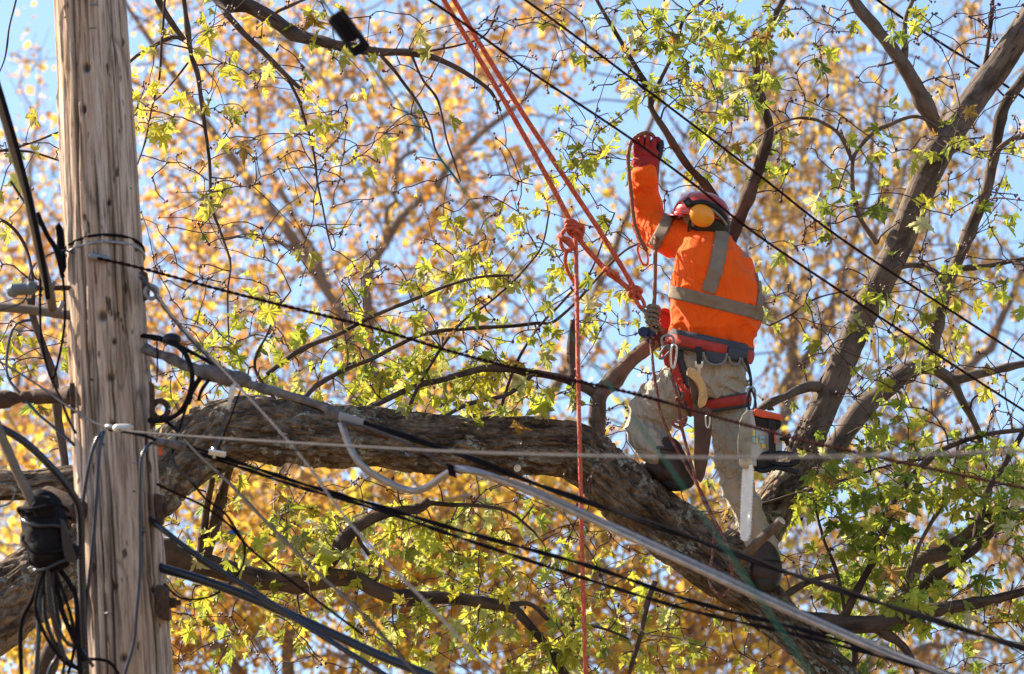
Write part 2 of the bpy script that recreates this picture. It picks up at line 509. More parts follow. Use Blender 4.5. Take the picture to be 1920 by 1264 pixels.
MT = dict(
    bark_old=mat_bark_old(),
    bark=mat_bark_young('bark_smooth', (0.135, 0.1, 0.078), (0.045, 0.031, 0.025)),
    branch=mat_bark_young('branch_bark', (0.09, 0.063, 0.05), (0.03, 0.02, 0.017), 0.3),
    twig=plain('twig_bark', (0.06, 0.034, 0.03), 0.8, attr='bark', spec=0.2, vs=60),
    bgbark=plain('far_bark', (0.22, 0.185, 0.17), 0.9, attr='bark', vs=20),
    pole=mat_pole(),
    leaf=mat_leaf('maple_leaf', 0.5),
    bgleaf=mat_leaf('autumn_leaf', 0.5, False, 1.2, 0.45),
    cable=plain('black_cable', (0.012, 0.010, 0.012), 0.7, spec=0.03, bs=0.1, attr='bark', vs=40),
    strand=plain('twisted_strand', (0.03, 0.014, 0.013), 0.9, attr='bark', vs=90, var=0.6, spec=0.0),
    shiny=plain('shiny_black_cable', (0.012, 0.013, 0.02), 0.25, bs=0.05, attr='bark'),
    alu=plain('aluminium_sheath', (0.33, 0.29, 0.265), 0.42, 0.55, attr='bark', vs=30),
    galv=plain('galvanised_steel', (0.25, 0.25, 0.265), 0.5, 0.5, attr='bark', vs=50),
    greywire=plain('grey_wire', (0.085, 0.08, 0.085), 0.9, 0.0, attr='bark', spec=0.0),
    greenwire=plain('green_wire', (0.008, 0.035, 0.03), 0.9, attr='bark', spec=0.0),
    bluewire=plain('blue_black_wire', (0.022, 0.03, 0.055), 0.3, attr='bark'),
    tanpipe=plain('tan_cable_sheath', (0.13, 0.10, 0.075), 0.6, attr='bark', vs=30),
    rust=plain('rusted_iron', (0.075, 0.042, 0.028), 0.85, 0.3, var=0.5, vs=60, bs=0.6),
    porcelain=plain('grey_insulator', (0.11, 0.125, 0.13), 0.4),
    tapegrey=plain('grey_wrap', (0.145, 0.125, 0.12), 0.8, spec=0.1, var=0.6, vs=25, bs=0.6, attr='bark'),
    whiteplas=plain('white_plastic', (0.62, 0.57, 0.5), 0.45),
    blackplas=plain('black_plastic', (0.010, 0.009, 0.010), 0.45, var=0.4, spec=0.3),
    boxblack=plain('matt_black_box', (0.008, 0.006, 0.008), 0.75, spec=0.2),
    redrope=mat_rope('red_rope', (0.56, 0.085, 0.035), (0.68, 0.20, 0.12)),
    brownrope=mat_rope('brown_rope', (0.30, 0.10, 0.055), (0.12, 0.07, 0.05)),
    fleckrope=mat_rope('flecked_rope', (0.20, 0.045, 0.038), (0.22, 0.21, 0.17)),
    greyrope=mat_rope('grey_rope', (0.24, 0.19, 0.135), (0.09, 0.06, 0.04)),
    shirt=mat_cloth('orange_hi_vis', (1.0, 0.115, 0.004), 9.0, 30.0, 0.6),
    tape=plain('reflective_tape', (0.235, 0.185, 0.14), 0.85, 0.0, spec=0.1, var=0.12, vs=30, bs=0.1),
    trousers=mat_cloth('khaki_canvas', (0.43, 0.37, 0.295), 13.0, 36.0, 0.8),
    boot=plain('brown_leather', (0.036, 0.018, 0.013), 0.6, var=0.6, vs=25, bs=0.3),
    sole=plain('boot_sole_rubber', (0.012, 0.011, 0.012), 0.6),
    glove=plain('red_glove', (0.34, 0.018, 0.02), 0.8, var=0.25, vs=25, bs=0.3, bsc=300),
    glovepalm=plain('black_glove_palm', (0.02, 0.016, 0.02), 0.6),
    skin=plain('skin', (0.32, 0.17, 0.11), 0.55, var=0.1),
    hair=plain('dark_hair', (0.015, 0.011, 0.01), 0.6, var=0.4, vs=80, bs=0.6, bsc=250),
    helmet=plain('red_helmet', (0.42, 0.026, 0.018), 0.22, var=0.08, bs=0.0, coat=0.4),
    yellow=plain('yellow_ear_cup', (0.85, 0.29, 0.01), 0.35, var=0.05, bs=0.03),
    webred=plain('red_webbing', (0.42, 0.035, 0.02), 0.7, var=0.2, vs=40, bs=0.4, bsc=350),
    webdark=plain('slate_padding', (0.05, 0.055, 0.07), 0.8, var=0.25, vs=30, bs=0.4, bsc=300),
    webblack=plain('black_webbing', (0.013, 0.012, 0.013), 0.75, bs=0.4, bsc=350),
    loopgrey=plain('grey_gear_loop', (0.20, 0.18, 0.16), 0.5, attr='bark'),
    steel=plain('polished_steel', (0.62, 0.61, 0.6), 0.25, 0.9, var=0.1, bs=0.05),
    anod=plain('anodised_blue', (0.012, 0.012, 0.045), 0.35, 0.3),
    wood=plain('saw_handle_wood', (0.58, 0.34, 0.13), 0.5, var=0.2, vs=40, stretch=(1, 1, 0.3)),
    leather=plain('scabbard_leather', (0.085, 0.036, 0.022), 0.6, var=0.4, vs=20),
    sawgrey=plain('saw_housing', (0.50, 0.48, 0.43), 0.45, var=0.15, vs=20, bs=0.1),
    sawside=plain('saw_side', (0.27, 0.24, 0.18), 0.6, var=0.4, vs=18),  # cover colour darkened to carry the shade on this face
    casebl=plain('dusty_black_case', (0.009, 0.008, 0.009), 0.85, var=0.6, vs=30, bs=0.8, bsc=40, spec=0.15),
    sawcream=plain('saw_cover', (0.52, 0.42, 0.27), 0.5, var=0.35, vs=18),
    sawred=plain('saw_orange_red', (0.68, 0.085, 0.025), 0.4, var=0.1),
    sawbar=plain('guide_bar', (0.92, 0.91, 0.89), 0.45, 0.0, var=0.08, vs=30),  # flat white standing in for bright glare on bare metal
    stickb=plain('sticker_blue', (0.30, 0.48, 0.55), 0.5, var=0.1),
    sticky=plain('sticker_yellow', (0.72, 0.55, 0.12), 0.5, var=0.1),
    cutwood=plain('fresh_cut_wood', (0.55, 0.42, 0.27), 0.8, var=0.3, vs=60),
    bud=plain('maple_bud', (0.075, 0.02, 0.022), 0.6),
    orangetag=plain('orange_tag', (0.8, 0.12, 0.03), 0.6),
    bluetag=plain('blue_tag', (0.03, 0.12, 0.45), 0.6),
    grass=plain('leaf_strewn_lawn', (0.17, 0.12, 0.07), 0.95, var=0.5, vs=3, bs=0.5, bsc=30),
)

# ================================================================== setting
gv, gf = [], []
G = 24
for j in range(G + 1):
    for i in range(G + 1):
        x = (i / G - 0.5); y = (j / G - 0.5)
        gv.append((math.copysign(abs(x * 2) ** 3, x) * 1500, math.copysign(abs(y * 2) ** 3, y) * 1500 + 20, 0.0))
for j in range(G):
    for i in range(G):
        a = j * (G + 1) + i
        gf.append([a, a + 1, a + G + 2, a + G + 1])
tag(mesh_obj('ground', gv, gf, MT['grass']), 'wide mown lawn under the trees and the pole', 'ground', kind='structure')

# ================================================================== growth helpers
def unit(v):
    v = np.asarray(v, float)
    return v / (np.linalg.norm(v) + 1e-12)

def rnd(s=1.0):
    return RNG.normal(0, s, 3)

def field(blobs):
    def f(x, y):
        s = 0.0
        for bx, by, rx, ry, wt in blobs:
            q = ((x - bx) / rx) ** 2 + ((y - by) / ry) ** 2
            if q < 4: s += wt * math.exp(-q)
        return min(1.0, s)
    return f

def colonize(nodes, nrad, targets, sag=0.12, wig=0.05, tip=0.0015, maxr=0.02, step=0.12, minseg=4):
    """Grow a curved branchlet from the nearest grown point to every target. Returns a list of (pts, radii)."""
    nodes = [np.asarray(n, float) for n in nodes]
    cap = len(nodes) + len(targets) * 14
    A = np.zeros((cap, 3)); A[:len(nodes)] = nodes
    R = np.zeros(cap); R[:len(nodes)] = nrad
    T = np.zeros((cap, 3)); k = len(nodes)
    targets = np.asarray(targets)
    d0 = np.array([np.min(np.linalg.norm(A[:k] - t, axis=1)) for t in targets])
    out = []
    for ti in np.argsort(d0):
        t = targets[ti]
        dist = np.linalg.norm(A[:k] - t, axis=1)
        # rather leave from lower and thicker wood
        cost = dist + 0.35 * np.maximum(0, A[:k, 2] - t[2]) - 0.3 * np.minimum(R[:k], 0.05) / 0.05 * 0.2
        i = int(np.argmin(cost))
        a = A[i]; L = dist[i]
        if L < 0.02: continue
        m = max(minseg, int(L / step) + 2)
        d = t - a
        lead = T[i] if np.any(T[i]) else rnd(0.5)
        mc = max(minseg, int(L / 0.11) + 3)
        c1 = a + d * 0.35 + unit(lead) * L * 0.18 + np.array([0, 0, sag * L])
        c2 = a + d * 0.75 + rnd(wig * L) + np.array([0, 0, sag * L * 0.8])
        s = np.linspace(0, 1, mc)[:, None]
        p = a * (1 - s) ** 3 + 3 * c1 * s * (1 - s) ** 2 + 3 * c2 * s * s * (1 - s) + t * s ** 3
        p[1:-1] += RNG.normal(0, wig * 0.22 * min(L, 0.7), (mc - 2, 3))
        p = crom(p, m)
        rs = min(R[i] * 0.75, maxr, tip + 0.008 * L + 0.001)
        r = np.linspace(max(rs, tip * 1.2), tip, m)
        out.append((p, r))
        tg = np.gradient(p, axis=0)
        for q in range(1, m):
            A[k] = p[q]; R[k] = r[q]; T[k] = tg[q]; k += 1
    return out

# ================================================================== trees behind (out of focus)
def far_leaves(mb, centres, per, sig, size, cols, hang=0.3, narrow=1.0, wood=None):
    cnt = np.clip(RNG.lognormal(math.log(per), 0.75, len(centres)), 2, per * 4).astype(int)
    n = int(cnt.sum())
    # leaves sit along two or three straight shoots per cluster, not in a ball
    C = np.asarray(centres); shoots = []
    for k in range(3):
        dv = RNG.normal(0, 0.55, (len(C), 3)); dv[:, 2] += (-1.1 if hang > 0.6 else 0.9)
        shoots.append(dv / np.linalg.norm(dv, axis=1)[:, None])
    shoots = np.stack(shoots, 1)
    own = np.repeat(np.arange(len(C)), cnt)
    sh = shoots[own, RNG.integers(0, 3, n)]
    c = C[own] + sh * (RNG.uniform(-0.15, 1.0, (n, 1)) * sig * 3.6) + RNG.normal(0, 1, (n, 3)) * sig * 0.28
    if wood is not None:
        for k in range(3):
            for i in range(len(C)):
                if cnt[i] > 6 and (i + k) % 2: wood.tube([C[i] - shoots[i, k] * sig * .6, C[i] + shoots[i, k] * sig * 1.6, C[i] + shoots[i, k] * sig * 3.8], [0.004, 0.0035, 0.0025], 3, cap=False)
    ax = RNG.normal(0, 1, (n, 3)); ax[:, 2] -= hang * 2.2
    ax /= np.linalg.norm(ax, axis=1)[:, None]
    o = RNG.normal(0, 1, (n, 3)); sd = np.cross(ax, o); sd /= np.linalg.norm(sd, axis=1)[:, None]
    nr = np.cross(ax, sd)
    s = (size * np.clip(RNG.lognormal(-0.12, 0.38, n), 0.4, 1.9))[:, None]
    w = s * 0.42 * narrow
    base, tip = c - ax * s * 0.5, c + ax * s * 0.5
    lft, rgh = c + sd * w + nr * s * 0.16 - ax * s * 0.08, c - sd * w + nr * s * 0.16 - ax * s * 0.08
    v = np.stack([base, lft, tip, rgh], 1).reshape(-1, 3)
    q = np.arange(n)[:, None] * 4
    f = np.concatenate([q + [0, 1, 2], q + [0, 2, 3]], 1).reshape(-1, 3)
    cols = np.asarray(cols)
    ci = np.repeat(RNG.integers(0, len(cols), len(centres)), cnt)
    ci = np.where(RNG.random(n) < 0.35, RNG.integers(0, len(cols), n), ci)
    cc = cols[ci] * RNG.uniform(0.75, 1.25, (n, 1))
    cc = np.column_stack([np.clip(cc, 0, 1), np.ones(n)])
    mb.v.append(v); mb.f.append(f + mb.n); mb.bk.append(v); mb.c.append(np.repeat(cc, 4, 0)); mb.n += len(v)

def far_tree(label, base, limbs, blobs, nclu, dep, spread, per, sig, size, cols, hang, narrow=1.0, box=(-500, -500, 2500, 1900)):
    root = thing('autumn_tree', tuple(base), label, 'tree', 'blurred autumn trees behind the worker')
    nodes, rad = [], []
    for k, (pts, ra, rb) in enumerate(limbs):
        p = np.array(pts, float)
        q = crom(PA(p), 26)
        r = np.linspace(ra, rb, 26) * np.where(np.arange(26) / 25 < 0.25, 1.0, 0.62) if k == 0 else np.linspace(ra * 0.6, rb, 26)
        q[1:-1] += RNG.normal(0, 0.02, (24, 3))
        MB().tube(q, r, 9).build('trunk' if k == 0 else 'limb', MT['bgbark'], root)
        nodes += list(q); rad += list(r)
    f = field(blobs)
    tg = []
    guard = 0
    while len(tg) < nclu and guard < nclu * 60:
        guard += 1
        x, y = RNG.uniform(box[0], box[2]), RNG.uniform(box[1], box[3])
        if RNG.random() < f(x, y):
            tg.append(P(x, y, dep + RNG.normal(0, spread)))
    paths = colonize(nodes, rad, tg, sag=0.06, wig=0.1, tip=0.0075, maxr=0.05, step=0.3)
    mb = MB()
    for p, r in paths:
        mb.tube(p, r, 4, cap=False)
    cr = MB()
    cen = []
    for p, r in paths:
        cen.append(p[-1])
        if len(p) > 4: cen.append(p[-2] * 0.6 + p[-1] * 0.4 + rnd(0.05))
    far_leaves(cr, cen, per, sig, size, cols, hang, narrow, mb)
    tag(mb.build('branchlets', MT['bgbark'], root), kind='stuff')
    F = np.vstack(cr.f)
    me = bpy.data.meshes.new('crown')
    V = np.vstack(cr.v)
    me.vertices.add(len(V)); me.vertices.foreach_set('co', V.astype(np.float32).ravel())
    me.loops.add(F.size); me.loops.foreach_set('vertex_index', F.astype(np.int32).ravel())
    me.polygons.add(len(F)); me.polygons.foreach_set('loop_start', np.arange(0, F.size, 3, dtype=np.int32))
    me.update(calc_edges=True)
    at = me.attributes.new('tint', 'FLOAT_COLOR', 'POINT'); at.data.foreach_set('color', np.vstack(cr.c).astype(np.float32).ravel())
    me.materials.append(MT['bgleaf'])
    link('crown', me, root)
    return root

ORANGE = [(0.64, 0.29, 0.07), (0.70, 0.36, 0.08), (0.56, 0.27, 0.11), (0.74, 0.45, 0.08), (0.50, 0.24, 0.12), (0.78, 0.53, 0.09)]
GOLD = [(0.38, 0.19, 0.05), (0.70, 0.42, 0.05), (0.62, 0.33, 0.05), (0.64, 0.44, 0.06), (0.50, 0.25, 0.05), (0.48, 0.40, 0.06), (0.30, 0.15, 0.06)]
TAN = [(0.42, 0.22, 0.07), (0.70, 0.40, 0.09), (0.62, 0.33, 0.09), (0.76, 0.48, 0.08), (0.54, 0.29, 0.10), (0.70, 0.49, 0.12), (0.36, 0.19, 0.08)]

def gbase(px, d):
    q = P(px, 1264, d); return np.array([q[0], q[1], 0.0])

def low(px, d, dx=0.0):
    """Photo pixel row of the ground below px at about depth d (far below the frame)."""
    return 632 + FPX * math.tan(PITCH + math.atan(1.6 / d)) * 0.985

dA = 36.0
far_tree('tall orange and tan leaved tree rising blurred behind the pole and ropes', gbase(840, dA),
    [([(850, low(850, dA), dA - 2.6), (830, 2200, dA - 0.6), (800, 1400, dA), (740, 1000, dA), (690, 760, dA), (640, 600, dA), (560, 470, dA), (450, 310, dA), (330, 150, dA), (240, 20, dA), (180, -140, dA)], 0.30, 0.02),
     ([(740, 1000, dA), (672, 780, dA), (640, 640, dA + .1), (600, 500, dA + .3), (520, 360, dA + .5), (480, 200, dA + .6), (470, 20, dA + .6)], 0.09, 0.015),
     ([(760, 1060, dA), (700, 700, dA - .3), (690, 520, dA - .4), (740, 425, dA - .5), (850, 310, dA - .6), (960, 205, dA - .6), (1080, 100, dA - .6)], 0.11, 0.02),
     ([(715, 470, dA - .5), (742, 330, dA - .7), (715, 230, dA - .8), (640, 120, dA - .8)], 0.045, 0.012),
     ([(742, 330, dA - .7), (775, 250, dA - .8), (770, 120, dA - .8)], 0.035, 0.012),
     ([(800, 1300, dA), (960, 900, dA + .6), (1090, 620, dA + .8), (1180, 380, dA + .9), (1240, 150, dA + 1)], 0.13, 0.02),
     ([(780, 1250, dA), (600, 1050, dA), (430, 880, dA), (300, 700, dA), (200, 520, dA)], 0.11, 0.02),
     ([(560, 470, dA), (430, 420, dA - .4), (330, 330, dA - .6)], 0.04, 0.012)],
    [(430, 130, 190, 150, .7), (640, 200, 200, 190, .85), (420, 360, 170, 150, .8), (650, 470, 230, 160, .9), (400, 560, 190, 130, .9), (560, 690, 260, 150, .8), (360, 760, 150, 150, .7),
     (850, 480, 130, 130, .35), (960, 90, 120, 110, .75), (1080, 40, 90, 90, .4), (860, 260, 110, 110, .5), (820, 720, 200, 130, .5), (900, 620, 120, 120, .3), (300, 180, 60, 90, .3), (200, 700, 200, 200, .5),
     (500, -250, 600, 220, .5), (1050, 250, 80, 80, .25), (1000, 820, 260, 100, .4), (1030, 450, 150, 200, .22), (1180, 520, 110, 150, .25)],
    1250, dA, 0.9, 11, 0.14, 0.060, ORANGE, 0.3)
dB = 32.0
far_tree('golden yellow leaved tree filling the space below the thick limb', gbase(560, dB),
    [([(560, low(560, dB), dB - 2.2), (555, 2400, dB - .6), (548, 1500, dB), (540, 1200, dB), (560, 1000, dB), (520, 850, dB), (480, 720, dB)], 0.26, 0.03),
     ([(548, 1400, dB), (700, 1220, dB), (800, 1090, dB), (850, 960, dB)], 0.1, 0.02),
     ([(548, 1450, dB), (900, 1300, dB + .4), (1100, 1150, dB + .6), (1250, 1000, dB + .7)], 0.11, 0.02),
     ([(548, 1400, dB), (400, 1200, dB), (300, 1100, dB), (100, 1050, dB)], 0.09, 0.02),
     ([(540, 1200, dB), (640, 1000, dB + .2), (690, 900, dB + .2)], 0.07, 0.02)],
    [(430, 1000, 200, 130, .8), (650, 1020, 230, 160, .85), (880, 1010, 210, 120, .85), (1100, 980, 200, 110, .85), (700, 1200, 400, 110, .75), (1100, 1190, 330, 110, .7), (380, 1190, 160, 100, .6), (60, 1180, 150, 130, .6), (1000, 1000, 160, 90, .4),
     (60, 880, 120, 80, .4), (700, 1500, 900, 200, .35), (1280, 1100, 160, 140, .6)],
    1250, dB, 0.9, 20, 0.14, 0.066, GOLD, 0.3)
dC = 35.0
far_tree('tan and gold tree with narrow hanging leaves behind the worker', gbase(1500, dC),
    [([(1440, low(1440, dC), dC - 2.5), (1440, 2300, dC - .6), (1445, 1500, dC), (1440, 1000, dC), (1465, 800, dC), (1500, 690, dC), (1545, 600, dC), (1600, 480, dC), (1640, 300, dC), (1660, 100, dC)], 0.28, 0.02),
     ([(1465, 820, dC), (1490, 640, dC), (1470, 480, dC + .2), (1440, 300, dC + .3), (1420, 120, dC + .3)], 0.09, 0.02),
     ([(1440, 1000, dC), (1600, 880, dC), (1760, 760, dC), (1880, 600, dC), (1960, 400, dC)], 0.12, 0.02),
     ([(1440, 1100, dC), (1620, 1080, dC - .3), (1800, 1000, dC - .4), (1980, 960, dC - .4)], 0.1, 0.02),
     ([(1500, 690, dC), (1440, 570, dC - .3), (1420, 560, dC - .4), (1380, 470, dC - .5)], 0.05, 0.015),
     ([(1440, 1300, dC), (1650, 1240, dC), (1850, 1180, dC)], 0.1, 0.02)],
    [(1500, 200, 120, 170, .6), (1400, 330, 130, 140, .75), (1600, 330, 150, 150, .75), (1560, 500, 200, 150, .75), (1380, 250, 120, 120, .5), (1740, 300, 100, 160, .45), (1700, 500, 110, 130, .4), (1800, 130, 60, 110, .3),
     (1650, 640, 160, 110, .5), (1500, 660, 120, 120, .5), (1600, 950, 220, 130, .95), (1800, 980, 180, 130, .9), (1650, 1130, 260, 120, .95), (1850, 1180, 200, 140, .9), (1400, 1180, 200, 110, .8), (1880, 420, 60, 100, .3), (1740, 820, 160, 90, .6),
     (1550, 60, 60, 110, .35), (1700, -250, 500, 180, .3), (2150, 700, 250, 500, .5), (1650, 1480, 600, 180, .35), (1330, 480, 60, 100, .5), (1750, 200, 40, 120, .3)],
    1450, dC, 0.9, 12, 0.15, 0.076, TAN, 1.0, 0.55)
dD = 39.0
far_tree('slender orange tree with thin leafy shoots to the far side of the pole', gbase(-60, dD),
    [([(-60, low(0, dD), dD - 2.6), (-70, 2300, dD - .6), (-60, 1500, dD), (-30, 1100, dD), (20, 800, dD), (45, 500, dD), (60, 300, dD), (72, 150, dD), (76, 90, dD)], 0.2, 0.008),
     ([(-30, 1100, dD), (-80, 800, dD), (-90, 500, dD), (-60, 300, dD)], 0.07, 0.01),
     ([(20, 800, dD), (90, 620, dD), (150, 450, dD), (180, 300, dD)], 0.05, 0.01)],
    [(60, 230, 28, 90, .5), (20, 420, 70, 100, .65), (60, 600, 110, 140, .8), (0, 850, 150, 160, .8), (70, 330, 40, 60, .3), (-100, 600, 160, 300, .4), (170, 560, 80, 160, .5), (60, 1050, 150, 130, .6)],
    430, dD, 0.7, 11, 0.14, 0.062, ORANGE, 0.3)

# ================================================================== the maple in focus
tree_base = P(-620, 1264, 17.6); tree_base[2] = 0
maple = thing('maple_tree', tuple(tree_base), 'yellow-green leaved maple whose thick bark-covered limb carries the worker', 'tree')

def oldlimb(name, pts, sides, spac, amp, mat, parent):
    """Rough bark: pts = (px, py, depth, radius px)."""
    a = np.array(pts, float)
    c = PA(a[:, :3]); r = np.array([S(q[3], q[2]) for q in a])
    L = np.linalg.norm(np.diff(c, axis=0), axis=1).sum()
    q = crom(np.column_stack([c, r]), max(8, int(L / spac)))
    v, f, bk = tube(q[:, :3], q[:, 3], sides, True)
    cen = np.repeat(q[:, :3], sides, 0)
    nrm = (v - cen); rad = np.linalg.norm(nrm, axis=1); nrm /= rad[:, None] + 1e-9
    sc = np.array([1, 1, 0.42])
    w = fbm(bk * 9, 2)[:, None] * 0.03
    n1 = np.abs(vnoise(bk * sc * 21 + w * 26)); n2 = np.abs(vnoise(bk * sc * 42 + 31)); n3 = fbm(bk * 5 + 9, 3)
    plate = 0.55 + 0.45 * vnoise(bk * sc * 13 + 77)
    h = np.clip(n1 * 3.6, 0, 1) * 0.62 * plate + np.clip(n2 * 3.0, 0, 1) * 0.38 - 0.5
    v = v + nrm * (amp * h + amp * 0.6 * n3)[:, None]
    return mesh_obj(name, v, f, mat, parent, True, bk)

LIMB = [(-800, 1900, 17.4, 125), (-640, 1560, 17.4, 115), (-420, 1370, 17.4, 98), (-200, 1260, 17.5, 84), (-60, 1175, 17.5, 74), (50, 1100, 17.55, 67), (150, 1018, 17.6, 63), (240, 940, 17.6, 62), (320, 878, 17.65, 60), (400, 825, 17.7, 58), (480, 806, 17.7, 58), (590, 812, 17.75, 56),
        (700, 823, 17.8, 54), (800, 831, 17.85, 52), (900, 836, 17.9, 51), (1000, 836, 17.95, 49), (1085, 852, 18.0, 50), (1165, 920, 18.0, 53), (1255, 993, 18.0, 52), (1345, 1062, 18.0, 46), (1430, 1132, 18.0, 37), (1500, 1200, 17.95, 33), (1600, 1290, 17.9, 31), (1760, 1420, 17.85, 28), (1900, 1500, 17.8, 22)]
oldlimb('limb', LIMB, 170, 0.0072, 0.040, MT['bark_old'], maple)
tb = tree_base
tr = np.array([[tb[0] - .1, tb[1], -.2, .52], [tb[0], tb[1], .5, .42], [*(P(-820, 2600, 17.4)), .36], [*(P(-800, 1900, 17.4)), .30], [*(P(-860, 1300, 17.6)), .25], [*(P(-800, 600, 17.9)), .2], [*(P(-560, -100, 18.3)), .13], [*(P(-150, -420, 18.4)), .09]])
q = crom(tr, 160)
v, f, bk = tube(q[:, :3], q[:, 3], 40)
v += (v - np.repeat(q[:, :3], 40, 0)) * (fbm(bk * np.array([8, 8, 3]), 3) * 0.12)[:, None]
mesh_obj('trunk', v, f, MT['bark_old'], maple, True, bk)
oldlimb('limb', [(-560, 1150, 17.5, 45), (-250, 960, 17.8, 32), (-60, 915, 17.9, 28), (60, 908, 17.9, 27), (140, 898, 17.9, 27), (240, 890, 17.85, 30), (330, 872, 17.75, 34)], 60, 0.012, 0.010, MT['bark_old'], maple)
oldlimb('stem', [(1320, 1050, 18.0, 30), (1385, 1032, 18.05, 44), (1440, 962, 18.2, 42), (1490, 882, 18.3, 33), (1527, 800, 18.35, 27.5), (1571, 700, 18.4, 25.5), (1614, 600, 18.45, 25), (1650, 530, 18.45, 25.5), (1685, 460, 18.5, 26), (1717, 380, 18.5, 26), (1757, 290, 18.5, 26), (1800, 222, 18.55, 25), (1845, 160, 18.6, 25), (1888, 100, 18.6, 25), (1940, 20, 18.6, 24), (2030, -120, 18.7, 20), (2150, -320, 18.8, 12)],
        64, 0.010, 0.007, MT['bark'], maple)

oldlimb('crotch', [(1300, 1040, 18.0, 30), (1385, 1034, 18.05, 46), (1440, 962, 18.2, 44.5), (1490, 882, 18.3, 35.5), (1522, 812, 18.35, 28)], 90, 0.008, 0.014, MT['bark_old'], maple)
